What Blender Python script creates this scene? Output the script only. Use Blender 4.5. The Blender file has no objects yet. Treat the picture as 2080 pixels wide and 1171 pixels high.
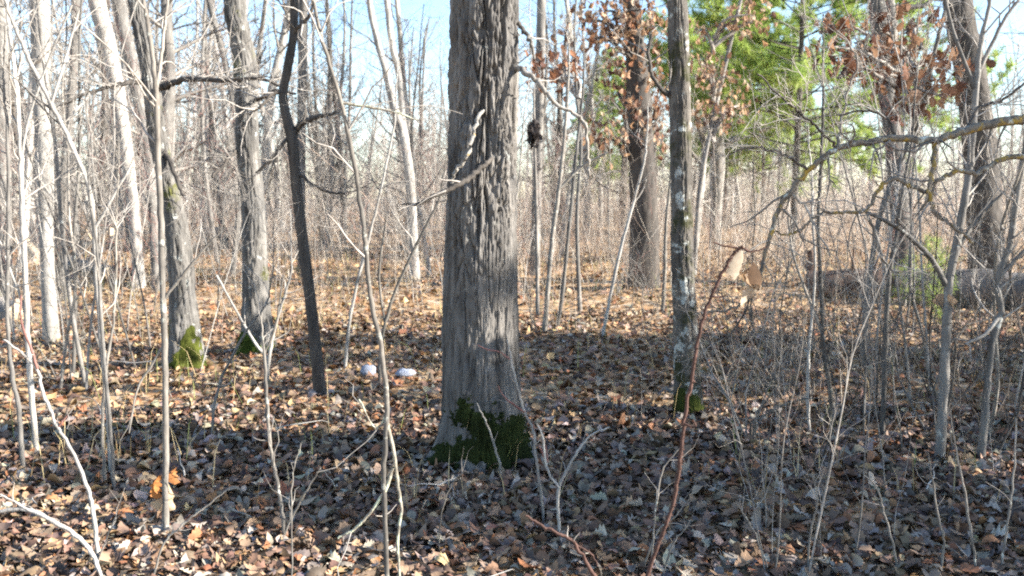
import bpy, math
import numpy as np
from mathutils import Vector

scene = bpy.context.scene
RAD = math.radians

# ------------------------------------------------------------------ camera, sky, sun, exposure
CAM_H, PITCH, FPX, IW, IH = 1.5, RAD(5.87), 1801.0, 2080.0, 1171.0
SUN_EL, SUN_AZ = RAD(24.0), RAD(101.0)          # azimuth clockwise from +Y (view direction)
cam_d = bpy.data.cameras.new("camera")
cam_d.sensor_width = 36.0
cam_d.lens = 36.0 * FPX / IW
cam_d.clip_start, cam_d.clip_end = 0.05, 3000.0
cam_d.dof.use_dof = True
cam_d.dof.focus_distance = 3.2
cam_d.dof.aperture_fstop = 5.0
cam = bpy.data.objects.new("camera", cam_d)
scene.collection.objects.link(cam)
cam.location = (0, 0, CAM_H)
cam.rotation_euler = (math.pi / 2 - PITCH, 0, 0)
scene.camera = cam

world = bpy.data.worlds.new("World")
scene.world = world
world.use_nodes = True
wn = world.node_tree
bg = wn.nodes["Background"]
sky = wn.nodes.new("ShaderNodeTexSky")
sky.sky_type = 'NISHITA'
sky.sun_disc = False
sky.sun_elevation = SUN_EL
sky.sun_rotation = SUN_AZ
sky.air_density, sky.dust_density, sky.ozone_density = 1.0, 0.25, 2.5
wn.links.new(sky.outputs[0], bg.inputs[0])
bg.inputs[1].default_value = 0.10

sun_d = bpy.data.lights.new("sun", 'SUN')
sun_d.energy = 5.0
sun_d.angle = RAD(0.53)
sun_d.color = (1.0, 0.945, 0.86)
sun = bpy.data.objects.new("sun", sun_d)
scene.collection.objects.link(sun)
to_sun = Vector((math.sin(SUN_AZ) * math.cos(SUN_EL), math.cos(SUN_AZ) * math.cos(SUN_EL), math.sin(SUN_EL)))
sun.rotation_euler = (-to_sun).to_track_quat('-Z', 'Y').to_euler()
sun.location = (20, -5, 20)

vs = scene.view_settings
vs.view_transform, vs.look, vs.gamma, vs.exposure = 'Standard', 'None', 1.0, 2.0
vs.use_curve_mapping = False
scene.cycles.max_bounces = 4
scene.cycles.diffuse_bounces = 2
scene.cycles.use_adaptive_sampling = True
scene.cycles.adaptive_threshold = 0.02
scene.cycles.use_denoising = False
scene.cycles.filter_width = 2.0

# ------------------------------------------------------------------ helpers
COL = scene.collection
rng = np.random.default_rng(11)
CP, SP = math.cos(PITCH), math.sin(PITCH)


def ray(px, py):
    x = (px - IW / 2) / FPX
    y = -(py - IH / 2) / FPX
    return np.array([x, CP + y * SP, -SP + y * CP])


def gz(x, y):
    x = np.asarray(x, float); y = np.asarray(y, float)
    return (0.035 * np.sin(x * 1.3 + 0.7 * y) * np.cos(y * 0.9 - 0.4 * x) + 0.02 * np.sin(2.9 * x + 1.1) * np.sin(2.3 * y)
            + 0.10 * np.sin(x * 0.21 + 1.0) * np.sin(y * 0.17) - 0.03)


def at(px, py, d):
    r = ray(px, py)
    return np.array([0, 0, CAM_H]) + r * (d / r[1])


def gpt(px, py):
    r = ray(px, py)
    p = np.array([0, 0, CAM_H]) + r * (CAM_H / -r[2])
    return p


def link(o, parent=None):
    COL.objects.link(o)
    if parent is not None:
        o.parent = parent
    return o


def tag(o, label, cat, group=None, kind=None):
    if label: o["label"] = label
    if cat: o["category"] = cat
    if group: o["group"] = group
    if kind: o["kind"] = kind
    return o


def empty(name, loc):
    e = bpy.data.objects.new(name, None)
    e.empty_display_size = 0.2
    e.location = [float(v) for v in loc]
    return link(e)


class MB:
    """collects quads, triangles and a colour per vertex; build() makes ONE mesh object"""
    def __init__(self):
        self.v, self.q, self.t, self.c, self.n = [], [], [], [], 0

    def add(self, V, quads=None, tris=None, col=None):
        V = np.asarray(V, float).reshape(-1, 3)
        if quads is not None and len(quads): self.q.append(np.asarray(quads, np.int64).reshape(-1, 4) + self.n)
        if tris is not None and len(tris): self.t.append(np.asarray(tris, np.int64).reshape(-1, 3) + self.n)
        self.v.append(V)
        if col is not None:
            self.c.append(np.asarray(col, float).reshape(-1, 3))
        self.n += len(V)

    def tubes(self, P, R, sides=5, col=None):
        P = np.asarray(P, float); R = np.asarray(R, float)
        if P.ndim == 2: P, R = P[None], R[None]
        N, K, _ = P.shape
        T = np.gradient(P, axis=1)
        T /= np.linalg.norm(T, axis=2, keepdims=True) + 1e-9
        m = T.mean(axis=1)
        ref = np.where((np.abs(m[:, 2:3]) > 0.72), np.array([[1.0, 0.1, 0]]), np.array([[0.05, 0.05, 1.0]]))
        U = np.cross(T, ref[:, None, :]); U /= np.linalg.norm(U, axis=2, keepdims=True) + 1e-9
        W = np.cross(T, U)
        a = np.arange(sides) / sides * 2 * np.pi
        V = P[:, :, None, :] + R[:, :, None, None] * (np.cos(a)[None, None, :, None] * U[:, :, None, :] + np.sin(a)[None, None, :, None] * W[:, :, None, :])
        base = (np.arange(N) * K * sides)[:, None, None]
        k = (np.arange(K - 1) * sides)[None, :, None]
        s = np.arange(sides)[None, None, :]
        s2 = (s + 1) % sides
        q = np.stack([base + k + s, base + k + s2, base + k + sides + s2, base + k + sides + s], axis=-1)
        c = None
        if col is not None:
            col = np.asarray(col, float).reshape(N, 3)
            c = np.repeat(col, K * sides, axis=0)
        self.add(V, quads=q, col=c)

    def branches(self, lst, sides=(6, 4, 3, 3)):
        """lst of (pts, rad, level)"""
        by = {}
        for p, r, l in lst:
            by.setdefault((len(p), l), []).append((p, r))
        for (k, l), it in by.items():
            self.tubes(np.array([a for a, b in it]), np.array([b for a, b in it]), sides[min(l, len(sides) - 1)])

    def mesh(self, name, origin=(0, 0, 0), smooth=True):
        me = bpy.data.meshes.new(name)
        if self.n == 0: return me
        V = np.concatenate(self.v) - np.asarray(origin, float)
        q = np.concatenate(self.q) if self.q else np.zeros((0, 4), np.int64)
        t = np.concatenate(self.t) if self.t else np.zeros((0, 3), np.int64)
        me.vertices.add(len(V)); me.vertices.foreach_set("co", V.astype(np.float32).ravel())
        nl = q.size + t.size
        me.loops.add(nl)
        me.loops.foreach_set("vertex_index", np.concatenate([q.ravel(), t.ravel()]).astype(np.int32))
        me.polygons.add(len(q) + len(t))
        st = np.concatenate([np.arange(len(q)) * 4, q.size + np.arange(len(t)) * 3]).astype(np.int32)
        me.polygons.foreach_set("loop_start", st)
        me.polygons.foreach_set("use_smooth", np.full(len(q) + len(t), smooth))
        me.update(calc_edges=True)
        if self.c:
            C = np.concatenate(self.c)
            if len(C) == len(V):
                ca = me.color_attributes.new("Col", 'FLOAT_COLOR', 'POINT')
                ca.data.foreach_set("color", np.concatenate([C, np.ones((len(C), 1))], axis=1).astype(np.float32).ravel())
        me.validate()
        return me

    def build(self, name, mat, parent=None, origin=None, smooth=True):
        if origin is None:
            origin = parent.location if parent is not None else (0, 0, 0)
        me = self.mesh(name, origin, smooth)
        me.materials.append(mat)
        o = bpy.data.objects.new(name, me)
        if parent is None:
            o.location = [float(v) for v in origin]
        return link(o, parent)


def vnoise(u, v, pu, seed):
    """value noise on a grid that wraps every pu cells in u"""
    tab = np.random.default_rng(seed).random((pu, 256))
    iu = np.floor(u).astype(int); iv = np.floor(v).astype(int)
    fu = u - iu; fv = v - iv
    fu = fu * fu * (3 - 2 * fu); fv = fv * fv * (3 - 2 * fv)
    g = lambda i, j: tab[i % pu, j % 256]
    return (g(iu, iv) * (1 - fu) + g(iu + 1, iv) * fu) * (1 - fv) + (g(iu, iv + 1) * (1 - fu) + g(iu + 1, iv + 1) * fu) * fv


def smooth01(x):
    x = np.clip(x, 0, 1)
    return x * x * (3 - 2 * x)


def catmull(P, m=6):
    """smooth an (n,k) polyline of any columns"""
    P = np.asarray(P, float)
    if len(P) < 3:
        t = np.linspace(0, 1, m + 1)[:, None]
        return P[0] * (1 - t) + P[-1] * t
    Q = np.vstack([2 * P[0] - P[1], P, 2 * P[-1] - P[-2]])
    out = []
    for i in range(1, len(Q) - 2):
        t = np.linspace(0, 1, m, endpoint=False)[:, None]
        a, b, c, d = Q[i - 1], Q[i], Q[i + 1], Q[i + 2]
        out.append(0.5 * (2 * b + (c - a) * t + (2 * a - 5 * b + 4 * c - d) * t ** 2 + (3 * b - a - 3 * c + d) * t ** 3))
    out.append(P[-1:])
    return np.vstack(out)


def norm(v):
    return v / (np.linalg.norm(v) + 1e-9)


def grow(out, p, d, L, r, lev, rg, up=0.12, jit=0.22, nch=(3, 6), ratio=(0.35, 0.65), ang=(0.5, 1.0), depth=0, K=5, rend=0.35):
    pts = [np.array(p, float)]
    dd = norm(np.array(d, float))
    for i in range(K - 1):
        dd = norm(dd + jit * rg.normal(size=3) + np.array([0, 0, up]))
        pts.append(pts[-1] + dd * L / (K - 1))
    pts = np.array(pts)
    rad = np.linspace(r, r * rend, K)
    out.append((pts, rad, depth))
    if lev > 0:
        for _ in range(rg.integers(nch[0], nch[1] + 1)):
            t = rg.uniform(0.2, 1.0) * (K - 1)
            i = min(int(t), K - 2); f = t - i
            pos = pts[i] * (1 - f) + pts[i + 1] * f
            tg = norm(pts[i + 1] - pts[i])
            pr = norm(np.cross(tg, rg.normal(size=3)))
            a = rg.uniform(*ang)
            grow(out, pos, tg * math.cos(a) + pr * math.sin(a), L * rg.uniform(*ratio) * (1.1 - 0.4 * t / (K - 1)),
                 max(rad[i] * rg.uniform(0.45, 0.65), 0.0011), lev - 1, rg, up, jit, nch, ratio, ang, depth + 1, K, rend)
    return out


# ------------------------------------------------------------------ materials
def new_mat(name):
    m = bpy.data.materials.new(name)
    m.use_nodes = True
    nt = m.node_tree
    b = nt.nodes["Principled BSDF"]
    b.inputs["Roughness"].default_value = 0.85
    b.inputs["Specular IOR Level"].default_value = 0.2
    return m, nt, b


def ramp(nt, stops):
    n = nt.nodes.new("ShaderNodeValToRGB")
    e = n.color_ramp.elements
    while len(e) > 1: e.remove(e[-1])
    for i, (p, c) in enumerate(stops):
        x = e[0] if i == 0 else e.new(p)
        x.position = p
        x.color = (*c, 1) if len(c) == 3 else c
    return n


def noise(nt, vec, scale, detail=4, rough=0.55):
    n = nt.nodes.new("ShaderNodeTexNoise")
    n.inputs["Scale"].default_value = scale
    n.inputs["Detail"].default_value = detail
    n.inputs["Roughness"].default_value = rough
    nt.links.new(vec, n.inputs["Vector"])
    return n


def mapping(nt, vec, sc):
    n = nt.nodes.new("ShaderNodeMapping")
    n.inputs["Scale"].default_value = sc
    nt.links.new(vec, n.inputs["Vector"])
    return n.outputs[0]


def mixc(nt, fac, a, b):
    n = nt.nodes.new("ShaderNodeMix")
    n.data_type = 'RGBA'
    for sock, val in ((n.inputs[0], fac), (n.inputs[6], a), (n.inputs[7], b)):
        if hasattr(val, "type") and hasattr(val, "node"): nt.links.new(val, sock)
        elif isinstance(val, (int, float)): sock.default_value = val
        else: sock.default_value = (*val, 1)
    return n.outputs[2]


def bark(name, c1, c2, scale=14, stretch=0.18, bump=0.6, spots=(), vary=0.35, bscale=60):
    """c1 dark, c2 light; spots: (colour, scale, lo, hi) patches of lichen or moss"""
    m, nt, b = new_mat(name)
    tc = nt.nodes.new("ShaderNodeTexCoord").outputs["Object"]
    oi = nt.nodes.new("ShaderNodeObjectInfo")
    off = nt.nodes.new("ShaderNodeVectorMath"); off.operation = 'SCALE'
    comb = nt.nodes.new("ShaderNodeCombineXYZ")
    for i in range(3): nt.links.new(oi.outputs["Random"], comb.inputs[i])
    nt.links.new(comb.outputs[0], off.inputs[0]); off.inputs["Scale"].default_value = 37.0
    add = nt.nodes.new("ShaderNodeVectorMath"); add.operation = 'ADD'
    nt.links.new(tc, add.inputs[0]); nt.links.new(off.outputs[0], add.inputs[1])
    v = add.outputs[0]
    n1 = noise(nt, mapping(nt, v, (1, 1, stretch)), scale, 6, 0.65)
    r = ramp(nt, [(0.3, c1), (0.7, c2)])
    nt.links.new(n1.outputs[0], r.inputs[0])
    c = r.outputs[0]
    n2 = noise(nt, v, 2.5, 3)
    r2 = ramp(nt, [(0.3, (0.72, 0.72, 0.72)), (0.7, (1.2, 1.17, 1.12))])
    nt.links.new(n2.outputs[0], r2.inputs[0])
    mu = nt.nodes.new("ShaderNodeMix"); mu.data_type = 'RGBA'; mu.blend_type = 'MULTIPLY'; mu.inputs[0].default_value = 1.0
    nt.links.new(c, mu.inputs[6]); nt.links.new(r2.outputs[0], mu.inputs[7])
    c = mu.outputs[2]
    for sc_col, ssc, lo, hi in spots:
        ns = noise(nt, v, ssc, 5, 0.7)
        rs = ramp(nt, [(lo, (0, 0, 0)), (hi, (1, 1, 1))])
        nt.links.new(ns.outputs[0], rs.inputs[0])
        c = mixc(nt, rs.outputs[0], c, sc_col)
    hs = nt.nodes.new("ShaderNodeHueSaturation")
    mr = nt.nodes.new("ShaderNodeMapRange")
    mr.inputs["To Min"].default_value = 1 - vary; mr.inputs["To Max"].default_value = 1 + vary
    nt.links.new(oi.outputs["Random"], mr.inputs[0]); nt.links.new(mr.outputs[0], hs.inputs["Value"])
    nt.links.new(c, hs.inputs["Color"]); nt.links.new(hs.outputs[0], b.inputs["Base Color"])
    if bump:
        n3 = noise(nt, mapping(nt, v, (1, 1, 0.25)), bscale, 5, 0.65)
        bp = nt.nodes.new("ShaderNodeBump")
        bp.inputs["Strength"].default_value = bump; bp.inputs["Distance"].default_value = 0.014
        nt.links.new(n3.outputs[0], bp.inputs["Height"]); nt.links.new(bp.outputs[0], b.inputs["Normal"])
    return m


def attr_mat(name, rough=0.8, trans=0.0, mottled=0.0, spec=0.2):
    m, nt, b = new_mat(name)
    b.inputs["Roughness"].default_value = rough
    b.inputs["Specular IOR Level"].default_value = spec
    a = nt.nodes.new("ShaderNodeAttribute"); a.attribute_name = "Col"
    c = a.outputs["Color"]
    if mottled:
        tc = nt.nodes.new("ShaderNodeTexCoord").outputs["Object"]
        n1 = noise(nt, tc, 55, 4, 0.7)
        r = ramp(nt, [(0.3, (1 - mottled,) * 3), (0.7, (1 + mottled * 0.6,) * 3)])
        nt.links.new(n1.outputs[0], r.inputs[0])
        mu = nt.nodes.new("ShaderNodeMix"); mu.data_type = 'RGBA'; mu.blend_type = 'MULTIPLY'; mu.inputs[0].default_value = 1.0
        nt.links.new(c, mu.inputs[6]); nt.links.new(r.outputs[0], mu.inputs[7])
        c = mu.outputs[2]
    nt.links.new(c, b.inputs["Base Color"])
    if trans:
        tr = nt.nodes.new("ShaderNodeBsdfTranslucent")
        nt.links.new(c, tr.inputs[0])
        mx = nt.nodes.new("ShaderNodeMixShader"); mx.inputs[0].default_value = trans
        nt.links.new(b.outputs[0], mx.inputs[1]); nt.links.new(tr.outputs[0], mx.inputs[2])
        nt.links.new(mx.outputs[0], nt.nodes["Material Output"].inputs[0])
    return m


M_OAK = bark("oak_bark", (0.045, 0.041, 0.038), (0.225, 0.211, 0.195), 16, 0.10, 0.7,
             [((0.33, 0.20, 0.12), 5.0, 0.66, 0.72), ((0.45, 0.46, 0.42), 9.0, 0.64, 0.72)], 0.0)
M_OAK2 = bark("mossy_oak_bark", (0.046, 0.043, 0.04), (0.225, 0.214, 0.198), 18, 0.12, 0.7,
              [((0.10, 0.10, 0.03), 3.5, 0.60, 0.68), ((0.45, 0.47, 0.43), 11.0, 0.62, 0.68)], 0.0)
M_MOTTLED = bark("lichen_mottled_bark", (0.05, 0.044, 0.038), (0.19, 0.172, 0.152), 12, 0.35, 0.7,
                 [((0.045, 0.045, 0.02), 4.0, 0.50, 0.60), ((0.46, 0.47, 0.43), 9.0, 0.57, 0.63)], 0.0)
M_DARK = bark("dark_bark", (0.035, 0.031, 0.028), (0.115, 0.102, 0.09), 22, 0.15, 0.6, [((0.3, 0.3, 0.27), 14, 0.66, 0.72)], 0.15)
M_PALE = bark("pale_bark", (0.19, 0.178, 0.165), (0.48, 0.46, 0.425), 12, 0.2, 0.5, [((0.16, 0.13, 0.10), 6, 0.62, 0.7)], 0.2)  # on the far left trunks this paleness stands in for full sun
M_GREY = bark("grey_bark", (0.08, 0.075, 0.07), (0.245, 0.232, 0.215), 14, 0.2, 0.5, [((0.42, 0.42, 0.38), 10, 0.62, 0.68)], 0.35)
M_SAP = bark("sapling_bark", (0.092, 0.083, 0.074), (0.25, 0.23, 0.203), 30, 0.3, 0.3, [((0.42, 0.42, 0.36), 22, 0.6, 0.66)], 0.45)
M_TWIG = bark("twig_bark", (0.145, 0.13, 0.116), (0.4, 0.37, 0.335), 30, 0.4, 0.0, (), 0.4)
M_REDTWIG = bark("red_twig_bark", (0.17, 0.075, 0.065), (0.33, 0.18, 0.15), 30, 0.4, 0.0, (), 0.2)
M_LICHEN = bark("orange_lichen_bark", (0.08, 0.07, 0.06), (0.26, 0.23, 0.19), 30, 0.5, 0.7,
                [((0.50, 0.52, 0.46), 16, 0.58, 0.64), ((0.34, 0.23, 0.05), 11, 0.53, 0.61)], 0.0, 90)
M_PALELICHEN = bark("pale_lichen_bark", (0.16, 0.14, 0.11), (0.36, 0.33, 0.27), 40, 0.6, 0.6,
                    [((0.48, 0.50, 0.36), 24, 0.48, 0.56)], 0.0, 120)
M_STUB = bark("dead_branch_bark", (0.12, 0.11, 0.10), (0.34, 0.32, 0.29), 40, 0.5, 0.6, [((0.38, 0.25, 0.06), 14, 0.62, 0.68)], 0.0, 90)
M_CANE = bark("bramble_bark", (0.045, 0.027, 0.022), (0.115, 0.064, 0.052), 60, 0.3, 0.4, (), 0.0)
M_LOG = bark("rotten_log_bark", (0.055, 0.035, 0.028), (0.18, 0.12, 0.09), 10, 1.0, 0.8, [], 0.1)
M_GREYLOG = bark("grey_log_bark", (0.09, 0.082, 0.078), (0.22, 0.205, 0.195), 10, 1.0, 0.8, [((0.07, 0.09, 0.03), 4, 0.62, 0.7)], 0.1)
M_WOOD = bark("broken_wood", (0.35, 0.27, 0.18), (0.6, 0.5, 0.37), 24, 1.0, 0.4, (), 0.1)
M_LITTER = attr_mat("fallen_leaf_litter", 0.7, 0.0, 0.35, 0.3)
M_BROWNLEAF = attr_mat("dry_oak_leaves", 0.7, 0.35, 0.2, 0.25)
M_BRUSH = attr_mat("brush_stems", 0.9)
M_NEEDLE = attr_mat("pine_needles", 0.6, 0.5, 0.0, 0.3)
M_MOSS = attr_mat("moss", 0.95, 0.15)
M_STONE = bark("shade_tinted_stone", (0.2, 0.22, 0.28), (0.32, 0.35, 0.42), 20, 1, 0.4, (), 0.05)  # bluish, lowered tone: shade is put into the stone colour

# individual fallen leaves: colour from the object's own random number
M_LEAF, nt, b = new_mat("single_fallen_leaf")
oi = nt.nodes.new("ShaderNodeObjectInfo")
rp = ramp(nt, [(0.0, (0.40, 0.34, 0.28)), (0.12, (0.42, 0.345, 0.26)), (0.18, (0.26, 0.22, 0.185)), (0.32, (0.27, 0.18, 0.12)),
               (0.66, (0.16, 0.095, 0.065)), (0.82, (0.28, 0.12, 0.055)), (0.89, (0.10, 0.065, 0.05)), (0.95, (0.36, 0.27, 0.19))])
rp.color_ramp.interpolation = 'CONSTANT'
nt.links.new(oi.outputs["Random"], rp.inputs[0])
tcn = nt.nodes.new("ShaderNodeTexCoord").outputs["Object"]
nn = noise(nt, tcn, 45, 5, 0.7)
rr = ramp(nt, [(0.3, (0.65, 0.63, 0.6)), (0.7, (1.15, 1.15, 1.15))])
nt.links.new(nn.outputs[0], rr.inputs[0])
mu = nt.nodes.new("ShaderNodeMix"); mu.data_type = 'RGBA'; mu.blend_type = 'MULTIPLY'; mu.inputs[0].default_value = 1.0
nt.links.new(rp.outputs[0], mu.inputs[6]); nt.links.new(rr.outputs[0], mu.inputs[7])
nt.links.new(mu.outputs[2], b.inputs["Base Color"])
b.inputs["Roughness"].default_value = 0.7

# ground: humus with leaf-sized patches of leaf colours
M_GROUND, nt, b = new_mat("forest_floor")
tcn = nt.nodes.new("ShaderNodeTexCoord").outputs["Object"]
vo = nt.nodes.new("ShaderNodeTexVoronoi"); vo.inputs["Scale"].default_value = 11.0
nw = noise(nt, tcn, 7, 3)
va = nt.nodes.new("ShaderNodeMixRGB"); va.inputs[0].default_value = 0.06
nt.links.new(tcn, va.inputs[1]); nt.links.new(nw.outputs[1], va.inputs[2])
nt.links.new(va.outputs[0], vo.inputs["Vector"])
sepc = nt.nodes.new("ShaderNodeSeparateColor"); nt.links.new(vo.outputs["Color"], sepc.inputs[0])
rg_ = ramp(nt, [(0.0, (0.045, 0.028, 0.018)), (0.15, (0.20, 0.11, 0.055)), (0.35, (0.36, 0.21, 0.10)), (0.65, (0.42, 0.27, 0.14)), (0.88, (0.46, 0.36, 0.25))])
nt.links.new(sepc.outputs[0], rg_.inputs[0])
nt.links.new(rg_.outputs[0], b.inputs["Base Color"])
bp = nt.nodes.new("ShaderNodeBump"); bp.inputs["Strength"].default_value = 1.0; bp.inputs["Distance"].default_value = 0.05
nt.links.new(sepc.outputs[1], bp.inputs["Height"]); nt.links.new(bp.outputs[0], b.inputs["Normal"])

# ------------------------------------------------------------------ ground sheet
def spaced(a, b_, n, p):
    t = np.linspace(0, 1, n)
    return a + (b_ - a) * t ** p


ys = np.concatenate([spaced(0, -60, 20, 2.0)[::-1][:-1], spaced(0, 900, 140, 2.6)])
xs_ = spaced(0, 700, 84, 2.6)
xs = np.concatenate([-xs_[::-1][:-1], xs_])
X, Y = np.meshgrid(xs, ys)
Z = gz(X, Y)
mb = MB()
nx, ny = len(xs), len(ys)
i = np.arange(ny - 1)[:, None] * nx + np.arange(nx - 1)[None, :]
mb.add(np.stack([X, Y, Z], -1), quads=np.stack([i, i + 1, i + nx + 1, i + nx], -1))
ground = mb.build("ground", M_GROUND)
tag(ground, "leaf covered forest floor of brown and grey oak leaves", None, None, "structure")

# ------------------------------------------------------------------ leaves
PROFILES = [
    ([0, .10, .20, .28, .38, .48, .60, .70, .80, .90, 1], [.02, .07, .19, .15, .27, .20, .32, .24, .30, .20, .05]),   # rounded lobes
    ([0, .12, .24, .30, .42, .50, .64, .70, .82, .88, 1], [.02, .06, .24, .13, .36, .16, .38, .18, .27, .12, .01]),   # pointed lobes
    ([0, .08, .18, .30, .42, .54, .66, .76, .86, .94, 1], [.02, .06, .16, .25, .29, .30, .28, .23, .16, .08, .01]),   # oval
]


def leaf_template(kind, simple=False):
    t, w = (np.array(a, float) for a in PROFILES[kind])
    if simple:
        idx = [0, 2, 6, 10] if simple == 2 else [0, 2, 4, 6, 8, 10]
        t, w = t[idx], w[idx]
    else:
        t, w = np.delete(t, [1, 9]), np.delete(w, [1, 9])
    n = len(t)
    V = np.zeros((n, 3, 3))
    V[:, 0, 0] = -w; V[:, 2, 0] = w
    V[:, :, 1] = t[:, None] - 0.5
    if not simple:                    # lobes sweep towards the tip
        V[:, 0, 1] += w * 0.18; V[:, 2, 1] += w * 0.18
    i = np.arange(n - 1)[:, None] * 3 + np.array([0, 1])[None]
    q = np.stack([i, i + 1, i + 4, i + 3], -1).reshape(-1, 4)
    return V.reshape(-1, 3), q


def rot_zyx(yaw, ty, tx):
    cz, sz, cy, sy, cx, sx = np.cos(yaw), np.sin(yaw), np.cos(ty), np.sin(ty), np.cos(tx), np.sin(tx)
    R = np.empty((len(yaw), 3, 3))
    R[:, 0] = np.stack([cz * cy, cz * sy * sx - sz * cx, cz * sy * cx + sz * sx], -1)
    R[:, 1] = np.stack([sz * cy, sz * sy * sx + cz * cx, sz * sy * cx - cz * sx], -1)
    R[:, 2] = np.stack([-sy, cy * sx, cy * cx], -1)
    return R


def leaf_batch(mb, kind, pos, R, size, rg, col, simple=False, curl=1.0, crumple=.012):
    T, q = leaf_template(kind, simple)
    N = len(pos)
    a = rg.normal(0, 0.75, N)[:, None] * curl        # bend along the length
    c = rg.normal(0.25, 0.8, N)[:, None] * curl        # cup across
    tw = rg.normal(0, 0.9, N)[:, None] * curl
    wsc = rg.uniform(0.8, 1.15, N)[:, None]
    x, y = T[None, :, 0] * wsc, np.repeat(T[None, :, 1], N, 0)
    z = a * (y ** 2 - 0.08) + c * x ** 2 * 1.6 + tw * x * y + rg.normal(0, crumple, (N, T.shape[0]))
    L = np.stack([x, y, z], -1) * np.asarray(size)[:, None, None]
    V = np.einsum('nij,nkj->nki', R, L) + pos[:, None, :]
    k = T.shape[0]
    Q = (np.arange(N) * k)[:, None, None] + q[None]
    mb.add(V, quads=Q, col=np.repeat(col, k, axis=0))


PAL = np.array([(.36, .30, .24), (.41, .335, .245), (.235, .19, .155), (.25, .165, .105), (.165, .10, .065), (.28, .125, .06), (.085, .058, .045), (.42, .27, .145)])
PALW = np.array([.07, .04, .11, .23, .25, .09, .14, .07])


def litter_cols(n, rg, w=PALW):
    c = PAL[rg.choice(len(PAL), n, p=w / w.sum())]
    return np.clip(c * rg.uniform(0.75, 1.2, (n, 1)) * (1 + rg.normal(0, 0.05, (n, 3))), 0.01, 0.7)


def litter_orient(n, rg):
    s = np.where(rg.random(n) < 0.2, 0.6, 0.24)
    return rot_zyx(rg.uniform(0, 2 * np.pi, n), rg.normal(0, 1, n) * s, rg.normal(0, 1, n) * s)


def field(n, d0, d1, rg, side=0.68, p=1.0):
    """random ground positions in the wedge before the camera, even per area"""
    d = np.sqrt(rg.uniform(d0 ** 2, d1 ** 2, n)) if p == 1.0 else d0 + (d1 - d0) * rg.random(n) ** p
    x = rg.uniform(-side, side, n) * d
    return x, d


mb = MB()
for (n, d0, d1, simple, s0, s1, zmax) in ((14500, 1.6, 4.2, False, .042, .094, .042), (17500, 4.2, 6.0, True, .045, .094, .042), (23000, 6.0, 11.0, 2, .06, .11, .038), (19000, 11.0, 26.0, 2, .09, .155, .035), (7000, 26.0, 60.0, 2, .16, .26, .035)):
    for kind, share in ((0, .45), (1, .17), (2, .38)):
        m = int(n * share)
        x, y = field(m, d0, d1, rng, 0.70)
        w = PALW.copy()
        if d0 > 5: w[[3, 7, 1]] *= (1.5, 4.0, 1.6); w[[0, 2, 6]] *= 0.6  # paler, tanner mix farther out puts sunlight into the litter colours
        if d0 > 10: w[[7, 1, 5]] *= (2.5, 1.5, 1.3); w[[4, 6, 2, 0]] *= .4
        pos = np.stack([x, y, gz(x, y) + rng.uniform(.006, zmax, m)], -1)
        keep = (np.sin(x * 2.1 + 1.7 * np.sin(y * 1.3)) * np.sin(y * 2.6 + np.sin(x * 1.9)) + rng.normal(0, .45, m)) > -.85
        pos = pos[keep]; m = len(pos)
        leaf_batch(mb, kind, pos, litter_orient(m, rng), (s0 * .75 + (s1 * 1.12 - s0 * .75) * rng.random(m) ** 1.4) * (0.75 if kind == 2 else 1), rng, litter_cols(m, rng, w), simple, 1.2)
lit = mb.build("leaf_litter", M_LITTER, ground)
lit["kind"] = "stuff"

# the 300 leaves that show largest, each an object of its own
leaf_meshes = []
for k in range(14):
    m1 = MB()
    rg = np.random.default_rng(100 + k)
    leaf_batch(m1, k % 3 if k % 3 != 2 or k % 2 else 0, np.zeros((1, 3)), np.eye(3)[None], np.array([1.0]), rg, np.ones((1, 3)), False, 1.1)
    me = m1.mesh("fallen_leaf"); me.materials.append(M_LEAF)
    leaf_meshes.append(me)
for k in range(300):
    d = 2.35 + 2.3 * rng.random() ** 1.3
    x = rng.uniform(-0.56, 0.56) * d
    o = bpy.data.objects.new("fallen_leaf", leaf_meshes[int(rng.integers(len(leaf_meshes)))])
    o.location = (x, d, float(gz(x, d)) + rng.uniform(.035, .06))
    s = rng.uniform(.065, .108)
    o.scale = (s, s, s)
    t = 0.7 if rng.random() < 0.2 else 0.28
    o.rotation_euler = (rng.normal() * t, rng.normal() * t, rng.uniform(0, 6.28))
    link(o, ground)

# dry grass blades
mb = MB()
nb = 4200
cx, cy = field(900, 4.0, 22.0, rng, 0.62)
k = rng.integers(0, 900, nb)
bx = cx[k] + rng.normal(0, 0.13, nb); by = cy[k] + rng.normal(0, 0.13, nb)
h = rng.uniform(.10, .34, nb)
yaw = rng.uniform(0, 6.28, nb); ln = rng.uniform(.2, 1.0, nb) * h
p0 = np.stack([bx, by, gz(bx, by)], -1)
p1 = p0 + np.stack([np.cos(yaw) * ln * .35, np.sin(yaw) * ln * .35, h * .7], -1)
p2 = p0 + np.stack([np.cos(yaw) * ln, np.sin(yaw) * ln, h], -1)
wv = np.stack([-np.sin(yaw), np.cos(yaw), 0 * yaw], -1) * .0022
V = np.stack([p0 - wv, p0 + wv, p1 + wv * .8, p1 - wv * .8, p2], 1)
b5 = (np.arange(nb) * 5)[:, None]
gc = np.array([(.40, .31, .16), (.46, .36, .20), (.22, .24, .08), (.33, .22, .11)])[rng.integers(0, 4, nb)]
mb.add(V, quads=b5 + np.array([[0, 1, 2, 3]]), tris=b5 + np.array([[3, 2, 4]]), col=np.repeat(gc, 5, 0))
tag(mb.build("dry_grass", M_BRUSH), "thin straw coloured grass blades poking through the fallen leaves", "grass", None, "stuff")

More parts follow.
